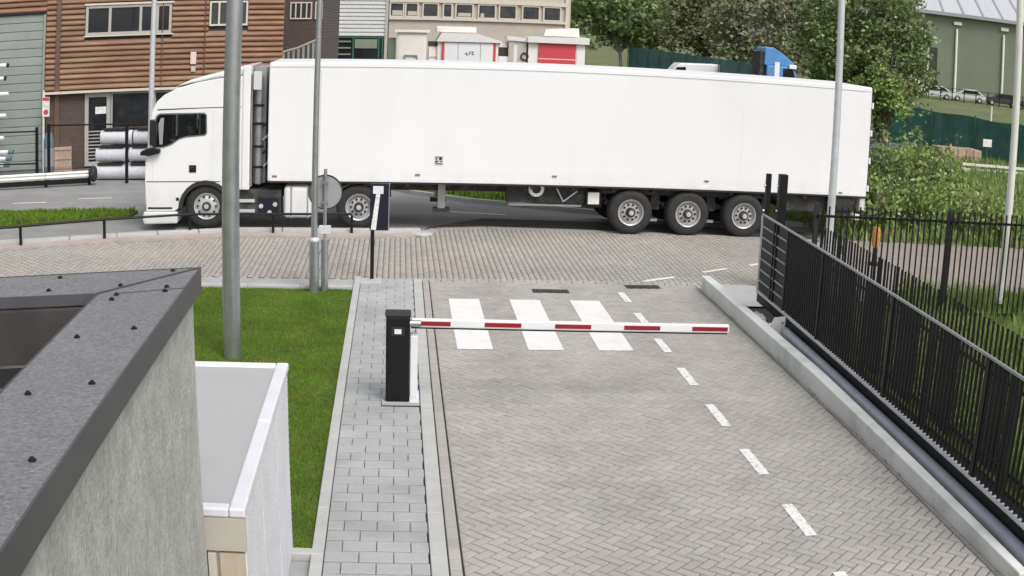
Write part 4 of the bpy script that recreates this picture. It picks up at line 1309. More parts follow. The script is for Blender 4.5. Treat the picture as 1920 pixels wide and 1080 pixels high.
def window(parent, s0, s1, z0, z1, mull, fm, gm, y=0.0, d=0.06, t=0.06):
    w_ = MB()
    w_.box(s0, s1, y, y + d, z1 - t, z1)
    w_.box(s0, s1, y, y + d, z0, z0 + t)
    w_.box(s0, s0 + t, y, y + d, z0 + t, z1 - t)
    w_.box(s1 - t, s1, y, y + d, z0 + t, z1 - t)
    for m_ in mull:
        w_.box(m_ - t / 2, m_ + t / 2, y, y + d, z0 + t, z1 - t)
    wo_ = w_.build('window', MT[fm], parent)
    edges = [s0 + t] + [q for m_ in mull for q in (m_ - t / 2, m_ + t / 2)] + [s1 - t]
    for a, b in zip(edges[::2], edges[1::2]):
        MB().box(a, b, y + d * 0.6, y + d * 0.6 + 0.02, z0 + t, z1 - t).build('pane', MT[gm], wo_)
    return wo_


window(b1, 3.95, 6.84, 4.27, 5.24, (4.77, 5.80, 6.36), 'framegrey', 'glass', y=0.05, d=0.1, t=0.09)
MB().box(3.9, 6.9, 0.0, 0.155, 4.22, 4.265).build('window_sill', MT['framecream'], b1)
MB().box(3.9, 6.9, 0.01, 0.155, 5.245, 5.31).build('window_head', MT['framecream'], b1)
window(b1, 8.1, 9.38, 4.46, 5.28, (8.42, 8.75, 9.05), 'framecream', 'glass_mid', y=0.05, d=0.1, t=0.06)
MB().box(2.62, 8.2, -0.18, 0.155, 2.43, 2.50).build('canopy_edge', MT['framecream'], b1)
MB().box(8.2, 10.6, 0.06, 0.155, 2.43, 2.50).build('band', MT['cladpost'], b1)
MB().box(2.66, 2.95, 0.08, 0.155, 0.0, 2.42).build('brick_pier', MT['darkbrick'], b1)
MB().box(3.12, 3.98, 0.08, 0.155, 0.0, 2.42).build('brick_pier', MT['darkbrick'], b1)
window(b1, 3.99, 4.86, 0.05, 2.40, (), 'framegrey', 'glass', y=0.04, d=0.1, t=0.13)
window(b1, 4.88, 6.30, 0.05, 2.40, (), 'framegrey', 'glass', y=0.04, d=0.1, t=0.05)
window(b1, 6.32, 8.6, 0.05, 2.40, (7.1, 7.8), 'framegrey', 'glass', y=0.04, d=0.1, t=0.06)
MB().box(8.62, 10.6, 0.06, 0.155, 0.0, 2.42).build('brick_pier', MT['darkbrick'], b1)
for k in range(10):
    z = 0.15 + k * 0.11
    MB().box(4.12, 4.75, 0.085, 0.095, z, z + 0.035).build('blind_slat', MT['framegrey'], b1)
for k in range(7):
    z = 0.45 + k * 0.13
    MB().box(4.93, 6.25, 0.085, 0.095, z, z + 0.03).build('blind_slat', MT['cladpost'], b1)
MB().box(4.35, 4.72, 0.075, 0.083, 1.72, 1.95).build('notice', MT['paint'], b1)
wb = MB().box(7.50, 7.70, 0.0, 0.045, 3.22, 3.62).build('wall_box', MT['pinkwhite'], b1, bevel=0.02)
MB().box(7.53, 7.68, 0.0, 0.045, 2.98, 3.16).build('wall_vent', MT['beige'], b1)
MB().box(-4.05, 10.65, -0.15, 9.1, 7.4, 7.55).build('roof', MT['framegrey'], b1)

# ================================================================== DARK BRICK BUILDING
b2 = thing('brick_building', 'dark brick building with white-mullioned windows and outside stair, behind the cab', 'building', (-6.6, 46.0, -0.04))
MB().box(0.0, 3.5, 0.0, 12.0, 0.0, 7.2).build('wall', MT['darkbrick'], b2)
for (x0, x1, mu) in ((1.28, 1.95, (1.48, 1.74)), (2.20, 3.06, (2.42, 2.63, 2.85)), (3.18, 3.48, (3.33,))):
    window(b2, x0, x1, 4.68, 5.36, mu, 'framecream', 'glass_mid', y=-0.06, d=0.06, t=0.05)
MB().box(0.6, 1.0, -0.25, -0.001, 0.0, 7.1).build('pilaster', MT['darkwall'], b2)
MB().box(1.0, 2.0, -0.5, -0.001, 4.35, 4.50).build('porch_beam', MT['cladpost'], b2)
for x in (1.08, 1.36, 1.62):
    MB().box(x, x + 0.14, -0.5, -0.35, 0.0, 4.348).build('porch_post', MT['cladpost'], b2)
MB().box(-0.1, 3.6, -0.12, 12.1, 7.2, 7.4).build('roof', MT['darkwall'], b2)
hr = MB().path([(1.68, -0.8, 3.30), (2.6, -0.8, 3.55), (3.45, -0.8, 3.92)], 0.045).build('stair_handrail', MT['framegrey'], b2)
for k in range(9):
    x = 1.85 + k * 0.19
    z = 3.33 + (x - 1.68) * 0.32
    MB().box(x, x + 0.09, -0.82, -0.78, 2.0, z - 0.05).build('picket', MT['signgrey'], hr)
MB().prism([(1.6, 0.0), (1.6, 2.3), (3.45, 2.9), (3.45, 0.0)], -1.6, -0.6, 'y').build('outside_stair', MT['darkwall'], b2)

# ================================================================== WHITE CORRUGATED BUILDING
b3 = thing('corrugated_building', 'building with white corrugated upper wall over a dark glazed ground floor', 'building', (-5.2, 77.0, -0.04))
MB().box(0.0, 4.2, 0.05, 10.0, 0.0, 9.0).build('wall', MT['darkwall'], b3)
z = 3.72
while z < 8.9:
    MB().prism([(0.049, z), (-0.10, z + 0.005), (-0.10, z + 0.15), (0.0, z + 0.19), (0.0, z + 0.25), (0.049, z + 0.255)], 0.25, 4.05, 'x').build('panel', MT['corrwhite'], b3)
    z += 0.26
MB().box(0.0, 0.24, -0.16, 0.049, 0.0, 9.0).build('corner_post', MT['black'], b3)
MB().box(4.06, 4.25, -0.14, 0.049, 0.0, 9.0).build('corner_post', MT['framegrey'], b3)
window(b3, 0.3, 4.0, 0.3, 3.68, (2.05, 3.7), 'greenpost', 'glass', y=-0.08, d=0.1, t=0.1)
for k in range(3):
    MB().box(0.5, 1.9, -0.09, -0.082, 2.45 + k * 0.42, 2.55 + k * 0.42).build('blind', MT['greenwall'], b3)
MB().box(2.15, 3.6, -0.09, -0.082, 2.9, 3.5).build('blind', MT['greenwall'], b3)
MB().box(-0.05, 4.3, -0.2, 10.1, 9.0, 9.2).build('roof', MT['framegrey'], b3)

# ================================================================== BEIGE BUILDING
b4 = thing('beige_building', 'beige two-storey building with a row of nine upper windows above the stalls', 'building', (-1.9, 100.0, -0.04))
MB().box(0.0, 16.0, 0.0, 14.0, 0.0, 8.8).build('wall', MT['beigewall'], b4)
MB().box(0.3, 15.8, -0.22, -0.001, 4.92, 5.12).build('sill_band', MT['framecream'], b4)
MB().box(0.3, 15.8, -0.22, -0.001, 6.42, 6.75).build('head_band', MT['framecream'], b4)
for (x0, x1, zo) in ((0.75, 2.0, 0), (2.05, 3.2, 0), (3.5, 4.9, 0.02), (5.2, 6.05, 0.03), (6.25, 7.8, 0.05), (8.15, 9.7, 0.1), (9.9, 11.45, 0.12), (11.85, 13.4, 0.16), (13.65, 15.2, 0.2)):
    window(b4, x0, x1, 5.13, 6.41, (), 'framecream', 'glass_mid', y=-0.16, d=0.14, t=0.12)
for (x0, x1, z0, z1) in ((1.0, 1.9, 5.3, 5.7), (2.3, 3.1, 5.3, 5.65), (6.5, 7.6, 5.3, 5.6), (8.4, 8.7, 5.28, 5.6)):
    MB().box(x0, x1, -0.085, -0.08, z0, z1).build('window_blind', MT['beige'], b4)
MB().box(15.55, 15.85, -0.2, -0.001, 0.0, 8.8).build('downpipe', MT['framecream'], b4)
for x in (2.0, 6.0, 10.0, 13.0):
    MB().box(x, x + 1.4, -0.05, -0.001, 1.0, 3.0).build('ground_window', MT['glass_mid'], b4)
MB().box(-0.2, 16.3, -0.5, 14.2, 8.8, 9.1).build('roof', MT['framegrey'], b4)

# ================================================================== STALLS
s1 = thing('box_stall', 'plain white box stall with a dark hoop handle, leftmost of the stalls', 'stall', (-0.55, 85.0, -0.04))
MB().box(0.2, 2.3, 0.0, 3.5, 0.0, 3.9).build('body', MT['cream'], s1, bevel=0.03)
MB().box(0.0, 2.55, -0.2, 3.7, 3.92, 4.10).build('roof', MT['cream'], s1, bevel=0.02)
MB().box(0.35, 2.15, -0.03, -0.001, 0.3, 3.7).build('door', MT['cream'], s1)
MB().path([(0.75, -0.12, 1.6), (0.78, -0.12, 2.28), (1.65, -0.12, 2.28), (1.68, -0.12, 1.6)], 0.06, 8).build('hoop_handle', MT['signgrey'], s1)
MB().box(1.0, 1.45, -0.06, -0.031, 1.7, 2.05).build('latch_plate', MT['cream'], s1)
MB().box(-0.7, 0.1, 0.3, 2.5, 0.0, 3.5).build('side_cupboard', MT['greenwall'], s1)
u1 = thing('storage_box', 'small stacked white box unit between the two left stalls', 'box', (1.95, 85.3, -0.04))
MB().box(0.0, 0.65, 0, 1.5, 0.0, 2.95).build('body', MT['cream'], u1, bevel=0.02)
MB().box(-0.05, 0.7, -0.05, 1.5, 2.97, 3.3).build('lid', MT['darkwall'], u1)
MB().box(0.05, 0.6, -0.02, -0.001, 2.1, 2.2).build('seam', MT['framegrey'], u1)
s2 = thing('market_stall', 'white market stall with thin red edges and pitched pale roof', 'stall', (2.55, 85.0, -0.04))
MB().box(0.0, 4.35, 0.1, 3.5, 0.0, 3.3).build('body', MT['cream'], s2)
for (x0, x1) in ((0.5, 1.42), (1.5, 3.02), (3.1, 3.95)):
    MB().box(x0, x1, 0.0, 0.099, 0.2, 3.25).build('shutter', MT['white'], s2)
for x in (0.32, 4.02):
    MB().box(x, x + 0.14, -0.02, 0.098, 0.0, 3.4).build('red_edge', MT['redstall'], s2)
MB().prism([(-0.1, 3.32), (0.25, 3.95), (2.75, 3.95), (4.55, 3.45), (4.55, 3.32)], -0.15, 3.6, 'y').build('roof', MT['creamroof'], s2)
MB().box(-0.1, 2.75, 0.4, 3.0, 4.0, 4.42).build('roof_box', MT['cream'], s2, bevel=0.04)
lg = MB()
for (a_, b_) in (((1.95, 2.45), (2.15, 2.55)), ((2.15, 2.55), (2.05, 2.40)), ((2.05, 2.40), (2.2, 2.38)), ((2.25, 2.38), (2.32, 2.62)), ((2.24, 2.5), (2.4, 2.5)), ((2.32, 2.62), (2.42, 2.64)),
                 ((2.45, 2.6), (2.58, 2.62)), ((2.58, 2.62), (2.46, 2.42)), ((2.46, 2.42), (2.62, 2.42))):
    lg.tube((a_[0], -0.01, a_[1]), (b_[0], -0.01, b_[1]), 0.022, n=6)
lg.build('emblem', MT['blackmatt'], s2)
s3 = thing('market_stall', 'market stall with a large red front panel and white roof', 'stall', (9.05, 85.0, -0.04))
MB().box(0.0, 4.1, 0.1, 3.5, 0.0, 3.4).build('body', MT['cream'], s3)
MB().box(0.72, 3.42, 0.0, 0.099, 0.3, 3.42).build('red_panel', MT['redstall'], s3)
MB().box(0.72, 3.42, -0.02, -0.001, 2.25, 2.32).build('panel_seam', MT['pinkwhite'], s3)
MB().prism([(-0.1, 3.45), (-0.1, 3.85), (4.35, 3.95), (4.35, 3.45)], -0.25, 3.6, 'y').build('roof', MT['creamroof'], s3)
MB().prism([(1.1, 3.98), (1.25, 4.45), (3.65, 4.62), (3.7, 3.98)], 0.4, 3.0, 'y').build('roof_box', MT['cream'], s3)
MB().box(3.5, 4.05, 0.05, 0.098, 0.2, 3.4).build('side_shutter', MT['white'], s3)
u2 = thing('side_booth', 'narrow grey booth leaning against the red-panelled stall', 'booth', (7.5, 85.2, -0.04))
MB().box(0.15, 1.42, 0, 2.5, 0.0, 3.45).build('body', MT['beige'], u2)
MB().prism([(0.0, 3.6), (1.45, 3.46), (1.45, 3.75), (0.0, 3.85)], -0.15, 2.6, 'y').build('roof', MT['creamroof'], u2)
MB().box(0.5, 0.75, -0.02, -0.001, 0.2, 3.2).build('door', MT['lilac'], u2)
MB().lathe([(0.2, -0.05), (0.3, -0.05), (0.3, 0.0), (0.2, 0.0)], (1.3, -0.05, 2.4), 'y', 16, caps=False).build('spare_ring', MT['blackmatt'], u2)
u3 = thing('black_bin', 'dark waste container between the red-edged stall and the grey booth', 'bin', (6.95, 85.6, -0.04))
MB().box(0, 0.6, 0, 1.0, 0.0, 3.0).build('body', MT['darkwall'], u3, bevel=0.04)
MB().box(-0.03, 0.62, -0.04, 1.0, 3.01, 3.3).build('lid', MT['cream'], u3)
MB().box(0.0, 0.75, -0.3, -0.01, 0.0, 2.35).build('drawer', MT['white'], u3)


# ================================================================== LEFT YARD
# guard rail
gr = thing('guard_rail', 'white guard rail with a black end piece at the yard edge', 'guard rail')
GP = [(-16.0, 30.6), (-14.0, 31.0), (-11.9, 31.6), (-10.2, 32.15), (-8.95, 32.6)]
for a_, b_ in zip(GP[:-1], GP[1:]):
    d = (Vector(b_) - Vector(a_)).normalized()
    L = (Vector(b_) - Vector(a_)).length
    o = MB().prism([(-0.03, 0.22), (-0.06, 0.27), (-0.03, 0.32), (-0.06, 0.37), (-0.03, 0.42), (-0.01, 0.42), (-0.01, 0.22)], 0, L - 0.01, 'x').build('rail', MT['polewhite'], gr, loc=(a_[0], a_[1], -0.04), rotz=math.atan2(d.y, d.x))
    MB().box(0, L - 0.01, -0.02, 0.02, 0.06, 0.20).build('lower_rail', MT['black'], gr, loc=(a_[0], a_[1], -0.04), rotz=math.atan2(d.y, d.x))
for p in GP:
    MB().box(p[0] - 0.04, p[0] + 0.04, p[1] + 0.03, p[1] + 0.09, -0.04, 0.40).build('post', MT['black'], gr)
MB().lathe([(0.0, -0.05), (0.2, -0.05), (0.24, 0.05), (0.2, 0.12), (0.0, 0.12)], (-8.85, 32.6, 0.28), 'x', 16).build('end_piece', MT['blackmatt'], gr)
# yard fence of posts and rails
yf = thing('yard_fence', 'black post-and-rail fence in front of the wrapped rolls', 'fence')
for (x, y, h) in ((-13.4, 32.8, 1.6), (-10.74, 33.0, 1.62), (-10.35, 33.0, 1.70), (-7.87, 33.0, 1.66)):
    MB().box(x - 0.045, x + 0.045, y - 0.03, y + 0.03, -0.05, h).build('post', MT['black'], yf)
for (a_, b_, z) in (((-13.4, 32.8), (-10.74, 33.0), 1.5), ((-13.4, 32.8), (-10.74, 33.0), 0.55), ((-10.35, 33.0), (-7.0, 33.0), 1.66)):
    MB().tube((a_[0], a_[1], z), (b_[0], b_[1], z), 0.024, n=8).build('rail', MT['black'], yf)
cy = thing('gas_bottle', 'tall blue-green cylinder standing by the roller door', 'cylinder', (-10.75, 34.3, -0.05))
MB().lathe([(0.0, 0.0), (0.16, 0.0), (0.17, 0.05), (0.17, 1.15), (0.12, 1.35), (0.05, 1.42), (0.05, 1.5), (0.0, 1.5)], axis='z', n=18).build('body', MT['bluepipe'], cy, smooth=True)
MB().lathe([(0.175, 0.35), (0.178, 0.36), (0.178, 0.9), (0.175, 0.91)], axis='z', n=18).build('band', MT['signgrey'], cy)
MB().tube((0, 0, 1.5), (0, 0, 1.6), 0.03).build('valve', MT['steel'], cy)
# wrapped rolls, two in each of three tiers
TIERS = ((0.22, 'bottom'), (0.73, 'middle'), (1.24, 'top'))
for (z, nm) in TIERS:
    for (i, sd_) in ((0, 'left'), (1, 'right')):
        x0 = (-9.05, -9.0, -8.85)[TIERS.index((z, nm))] + i * 1.05
        rl = thing('wrapped_roll', 'white foil-wrapped roll, %s one in the %s tier of the stack' % (sd_, nm), 'roll', (x0, 33.75, -0.05), 0, 'stack of wrapped rolls')
        MB().lathe([(0.0, 0.0), (0.20, 0.0), (0.215, 0.03), (0.215, 0.98), (0.20, 1.0), (0.0, 1.0)], (0, 0, z + 0.02), 'x', 24).build('roll', MT['foil'], rl, smooth=True)
        MB().lathe([(0.06, -0.02), (0.17, -0.02), (0.17, 0.005), (0.06, 0.005)], (0, 0, z + 0.02), 'x', 16, caps=False).build('end_disc', MT['blackmatt'], rl)
        MB().box(0.1, 0.9, -0.18, 0.18, z + 0.245, z + 0.285).build('spacer', MT['blackmatt'], rl)
# crate
cr = thing('wooden_crate', 'slatted wooden crate beside the brick pier of the cladded building', 'crate', (-11.15, 35.75, -0.05), FR)
for k in range(6):
    MB().box(0.02 + k * 0.115, 0.10 + k * 0.115, 0.0, 0.02, 0.08, 0.74).build('slat', MT['crate'], cr)
for z in (0.08, 0.38, 0.68):
    MB().box(0.0, 0.70, -0.02, -0.001, z, z + 0.07).build('batten', MT['crate'], cr)
for k in range(4):
    MB().box(0.70, 0.72, 0.05 + k * 0.16, 0.17 + k * 0.16, 0.08, 0.74).build('slat', MT['crate'], cr)
MB().box(0.02, 0.695, 0.025, 0.66, 0.09, 0.72).build('contents', MT['beige'], cr)
MB().box(0.0, 0.72, 0.0, 0.68, 0.0, 0.075).build('pallet', MT['crate'], cr)
# sign on a post
rs = thing('notice_post', 'red and white notice on a pale post beside the roller door', 'sign', (-11.35, 35.6, -0.05))
MB().tube((0, 0, 0), (0, 0, 2.6), 0.035, n=10).build('post', MT['polewhite'], rs)
pb = MB().box(-0.03, 0.22, -0.06, -0.036, 1.78, 2.40).build('board', MT['paint'], rs)
MB().box(-0.02, 0.21, -0.066, -0.061, 2.28, 2.39).build('red_band', MT['redstall'], pb)
MB().lathe([(0.0, -0.003), (0.085, -0.003), (0.085, 0.003), (0.0, 0.003)], (0.1, -0.065, 1.92), 'y', 18).build('red_disc', MT['redstall'], pb)
# pipe rack at the left edge
rk = thing('pipe_rack', 'steel cantilever rack before the roller door, at the left edge', 'rack', (-12.9, 34.2, -0.05))
for x in (-0.9, 0.05):
    MB().box(x, x + 0.1, 0.4, 0.52, 0, 4.2).build('upright', MT['bluecab' if False else 'chassis'], rk)
LV = (0.42, 0.62, 0.82, 1.26, 1.95, 2.62, 3.1, 3.5)
for k, z in enumerate(LV):
    MB().box(0.06, 0.14, -0.15, 0.399, z - 0.11, z - 0.07).build('bracket', MT['chassis'], rk)
for k, z in enumerate(LV):
    pi_ = thing('white_pipe', '%s white pipe on the rack before the roller door' % (('lowest', 'second lowest', 'third lowest', 'fourth from below', 'fifth from below', 'third highest', 'second highest', 'highest')[k]), 'pipe', (-12.9, 34.25, -0.05), 0, 'white pipes on the rack')
    MB().tube((-2.2, 0, z), (0.60 + 0.08 * (k % 3), 0, z), 0.065, n=14).build('pipe', MT['white'], pi_, smooth=True)
    if k < 3:
        MB().tube((0.60 + 0.08 * (k % 3), 0, z), (0.78 + 0.08 * (k % 3), 0, z), 0.07, n=14).build('end_cap', MT['bluepipe'], pi_)
    elif k in (6, 7):
        MB().tube((0.60 + 0.08 * (k % 3), 0, z), (0.66 + 0.08 * (k % 3), 0, z), 0.07, n=14).build('end_cap', MT['blackmatt'], pi_)


# ================================================================== TREES AND SHRUBS
def tree(name, label, loc, th, crown, nclump, per, leaf, mat, bark, seed, low=0.0, tr_r=0.18, group='trees behind the junction', shell=0.42):
    rng = np.random.default_rng(seed)
    o = thing(name, label, 'tree', loc, 0, group)
    cx, cy, cz, rx, ry, rz = crown
    d = rng.normal(size=(nclump, 3))
    d /= np.linalg.norm(d, axis=1)[:, None]
    rad = rng.uniform(shell, 1.0, (nclump, 1))
    c = d * rad * np.array([rx, ry, rz]) + np.array([cx, cy, cz])
    c[:, 2] += rng.normal(size=nclump) * 0.12 * rz
    c = c[c[:, 2] > low]
    pts = []
    for q in c:
        s = rng.uniform(0.5, 1.1) * min(rx, rz) * 0.155
        pts.append(q + rng.normal(size=(per, 3)) * s * np.array([1.1, 1.1, 0.75]))
    pts = np.concatenate(pts)
    pts = pts[pts[:, 2] > low * 0.8]
    leaves('crown', pts, leaf, mat, o, flat=0.35)
    mb = MB()
    z0, p = 0.0, Vector((0, 0, 0))
    segs = 5
    for k in range(segs):
        q = Vector((cx * 0.4 * (k + 1) / segs + rng.normal() * 0.06, cy * 0.4 * (k + 1) / segs + rng.normal() * 0.06, (th + rz * 0.5) * (k + 1) / segs))
        mb.tube(p, q, tr_r * (1 - 0.13 * k), tr_r * (1 - 0.13 * (k + 1)), 9)
        p = q
        if k >= 1:
            for q2 in c[rng.choice(len(c), min(len(c), 7), replace=False)]:
                mid = p.lerp(Vector(q2), 0.5) + Vector((0, 0, 0.12 * rz))
                mb.tube(p, mid, tr_r * 0.34, tr_r * 0.2, 6, caps=False)
                mb.tube(mid, Vector(q2), tr_r * 0.2, tr_r * 0.05, 6, caps=False)
    mb.build('trunk', bark, o, smooth=True)
    return o


tree('park_tree', 'green tree with a pale trunk beside the green mesh fence end', (24.3, 131, -0.09), 3.0, (-0.6, 0, 7.6, 6.4, 4.5, 4.6), 110, 75, 0.55, MT['leaf_green'], MT['barkpale'], 1, low=3.0, tr_r=0.24)
tree('park_tree', 'olive-brown tree behind the white van', (30.6, 118, -0.09), 3.0, (0, 0, 6.8, 4.9, 4.0, 4.6), 130, 75, 0.5, MT['leaf_mid'], MT['bark'], 2, low=2.2, tr_r=0.22)
tree('park_tree', 'brownish tree left of the blue lorry cab', (32.2, 106, -0.09), 2.6, (0, 0, 6.4, 4.6, 3.6, 4.4), 130, 75, 0.46, MT['leaf_brown'], MT['bark'], 3, low=2.2, tr_r=0.22)
tree('park_tree', 'reddish-brown tree directly behind the blue lorry cab', (31.6, 92, -0.09), 2.4, (0, 0, 6.2, 4.2, 3.2, 4.2), 130, 75, 0.4, MT['leaf_brown'], MT['bark'], 4, low=2.2, tr_r=0.2)
tree('park_tree', 'pale green tree between the pale-trunked tree and the white van', (28.6, 138, -0.09), 2.6, (0, 0, 6.4, 4.6, 4.0, 4.4), 120, 75, 0.52, MT['leaf_mid'], MT['bark'], 12, low=1.6, tr_r=0.2)
tree('park_tree', 'olive tree filling the gap above the far green mesh fence', (36.5, 124, -0.09), 2.2, (0, 0, 6.0, 4.8, 4.0, 4.4), 120, 75, 0.5, MT['leaf_mid'], MT['bark'], 13, low=1.4, tr_r=0.2)
tree('park_tree', 'tall green tree peeking above the beige building end', (19.0, 140, -0.09), 3.5, (0, 0, 8.2, 5.0, 4, 4.2), 70, 70, 0.6, MT['leaf_green'], MT['bark'], 9, low=4.0)
tree('broad_tree', 'dense dark green tree rising behind the trailer rear', (16.9, 43.5, -0.09), 2.4, (0, 0, 4.9, 1.9, 2.0, 2.9), 130, 95, 0.19, MT['leaf_dark'], MT['bark'], 5, low=2.0, tr_r=0.14)
tree('broad_tree', 'leafy dark green tree at the right of the trailer, before the green hall', (18.6, 42.5, -0.09), 2.2, (0, 0, 4.7, 1.9, 2.0, 2.6), 130, 95, 0.18, MT['leaf_dark'], MT['bark'], 6, low=1.9, tr_r=0.13)
tree('broad_tree', 'smaller olive tree low behind the trailer top corner', (17.7, 41.0, -0.09), 1.6, (0, 0, 2.9, 1.2, 1.2, 1.3), 60, 90, 0.17, MT['leaf_bush'], MT['bark'], 7, low=1.2, tr_r=0.1)


def shrub(label, loc, h, r, mat, seed, n=1500, leaf=0.13, up=0.55):
    rng = np.random.default_rng(seed)
    o = thing('shrub', label, 'shrub', loc, 0, 'shrubs along the footpath')
    mb = MB()
    P = []
    for k in range(26):
        t = rng.uniform(0, 2 * PI)
        rr = r * math.sqrt(rng.uniform(0, 1))
        top = Vector((rr * math.cos(t), rr * math.sin(t), h * rng.uniform(0.6, 1.05) * (1 - 0.35 * (rr / r) ** 2)))
        base = Vector((rr * math.cos(t) * 0.45, rr * math.sin(t) * 0.45, 0))
        mb.tube(base, top, 0.014, 0.004, 5, caps=False)
        m = n // 26
        u = rng.uniform(0.08, 1.0, m) ** 0.8
        pts = np.array(base)[None] * (1 - u[:, None]) + np.array(top)[None] * u[:, None]
        P.append(pts + rng.normal(size=(m, 3)) * np.array([0.16, 0.16, 0.09]) * (r / 0.8))
    pts = np.concatenate(P)
    pts = pts[pts[:, 2] > 0.03]
    leaves('foliage', pts, leaf, mat, o, up=up)
    mb.build('stems', MT['bark'], o)
    return o


shrub('tallest leafy shrub right behind the trailer rear edge', (12.1, 28.2, 0.0), 2.65, 0.9, MT['leaf_dark'], 21, 2400)
shrub('tall green shrub standing in front of the green netting', (13.1, 28.6, 0.0), 2.75, 0.9, MT['leaf_bush'], 22, 2600)
shrub('tall green shrub with upright shoots, the right end of the tall clump', (14.2, 28.3, 0.0), 2.45, 0.8, MT['leaf_bush'], 23, 2300)
shrub('mid-height shrub at the footpath edge, left of the white lamp post', (13.0, 26.7, 0.0), 1.75, 0.85, MT['leaf_bush'], 24, 2000)
shrub('mid-height shrub below the tall clump, near the trailer corner', (11.6, 26.6, 0.0), 1.7, 0.8, MT['leaf_bush'], 25, 1900)
shrub('low bushy shrub beside the footpath, just left of the white lamp post', (14.3, 26.5, 0.0), 1.45, 0.85, MT['leaf_bush'], 26, 1800)
shrub('low shrub right of the white lamp post', (15.6, 26.4, 0.0), 1.2, 0.85, MT['leaf_bush'], 27, 1700)
shrub('low shrub at the right picture edge behind the footpath', (16.9, 26.8, 0.0), 1.05, 0.8, MT['leaf_bush'], 28, 1500)
shrub('sprawling dark shrub seen past the trailer rear door', (11.0, 29.4, 0.0), 2.3, 0.7, MT['leaf_dark'], 29, 1700)


# ================================================================== RIGHT BACKGROUND
def net_fence(name, label, A, B, h, z0=0.0, posts=3.0):
    A, B = Vector(A), Vector(B)
    L = (B - A).length
    f = thing(name, label, 'fence', (A.x, A.y, z0), math.atan2(B.y - A.y, B.x - A.x), 'green netting fences')
    # netting sags a little between the posts
    mb = MB()
    nseg = max(2, int(L / 0.5))
    for k in range(nseg):
        x0, x1 = L * k / nseg, L * (k + 1) / nseg
        y0, y1 = 0.05 * math.sin(x0 * 2.1), 0.05 * math.sin(x1 * 2.1)
        t0, t1 = h + 0.04 * math.sin(x0 * 1.7), h + 0.04 * math.sin(x1 * 1.7)
        mb.add([(x0, y0, 0.05), (x1, y1, 0.05), (x1, y1, t1), (x0, y0, t0), (x0, y0 + 0.02, 0.05), (x1, y1 + 0.02, 0.05), (x1, y1 + 0.02, t1), (x0, y0 + 0.02, t0)],
               [(0, 1, 2, 3), (7, 6, 5, 4), (3, 2, 6, 7)])
    mb.build('netting', MT['greennet'], f)
    x = 0.0
    while x <= L + 0.01:
        MB().box(x - 0.03, x + 0.03, -0.12, -0.06, 0, h + 0.1).build('post', MT['greenpost'], f)
        x += posts
    MB().tube((0, -0.09, h * 0.03 + 0.1), (L, -0.09, h * 0.03 + 0.1), 0.02, n=6).build('lower_wire', MT['greennet'], f)
    return f


net_fence('net_fence', 'green mesh fence far behind the trailer, left of the blue lorry cab', (25.0, 130), (23.8, 75), 2.95, -0.05, posts=6.0)
net_fence('net_fence', 'green netting fence behind the shrubs, below the parked cars', (23.0, 57), (27.6, 44), 1.95, 0.0)
nf = net_fence('net_fence', 'green netting fence continuing behind the white lamp post', (27.7, 43.8), (36, 40), 1.9, 0.0)
rl2 = thing('white_rail', 'low white rail in the rough grass at the right', 'railing', (22.0, 42.0, 0.0), -0.03)
for z in (0.14, 0.34):
    MB().box(0, 5.0, -0.03, 0.03, z, z + 0.10).build('rail', MT['polewhite'], rl2)
for x in (0.1, 1.7, 3.3, 4.9):
    MB().box(x - 0.05, x + 0.05, 0.031, 0.10, 0.0, 0.45).build('post', MT['framegrey'], rl2)
np_ = thing('notice_plate', 'small white plate on a thin post in front of the green netting', 'sign', (24.1, 43.8, 0.0))
MB().tube((0, 0, 0), (0, 0, 1.3), 0.03, n=8).build('post', MT['greenpost'], np_)
MB().box(-0.22, 0.22, -0.06, -0.031, 1.02, 1.34).build('plate', MT['paint'], np_)
np2 = thing('notice_plate', 'small white plate fixed on the bar fence beside the white lamp post', 'sign', (10.72, 17.44, 0.0))
MB().box(-0.055, 0.055, -0.02, -0.005, 1.55, 1.72).build('plate', MT['paint'], np2)
MB().box(-0.02, 0.02, -0.0045, 0.003, 1.5, 1.75).build('strap', MT['steel'], np2)
tp = thing('thin_post', 'thin pale post on the grass bank above the netting', 'post', (33.2, 60, -0.05))
MB().tube((0, 0, 0), (0, 0, 2.15), 0.06, n=8).build('post', MT['polewhite'], tp)
MB().box(-0.12, 0.12, -0.1, 0.1, -0.04, 0.04).build('foot', MT['kerb'], tp)
pal = thing('stacked_timber', 'reddish-brown timber stack behind the white rail', 'timber', (23.0, 46.0, 0.0))
for k in range(10):
    MB().box(0.0 + (k % 5) * 0.42, 0.38 + (k % 5) * 0.42, 0, 1.2, (k // 5) * 0.33, (k // 5) * 0.33 + 0.31).build('timber_block', MT['crate'], pal)
bank = struct(MB().prism([(24, 62), (44, 48), (140, 60), (140, 200), (40, 200)], -0.09, -0.02).build('grass_bank', MT['terrain']))

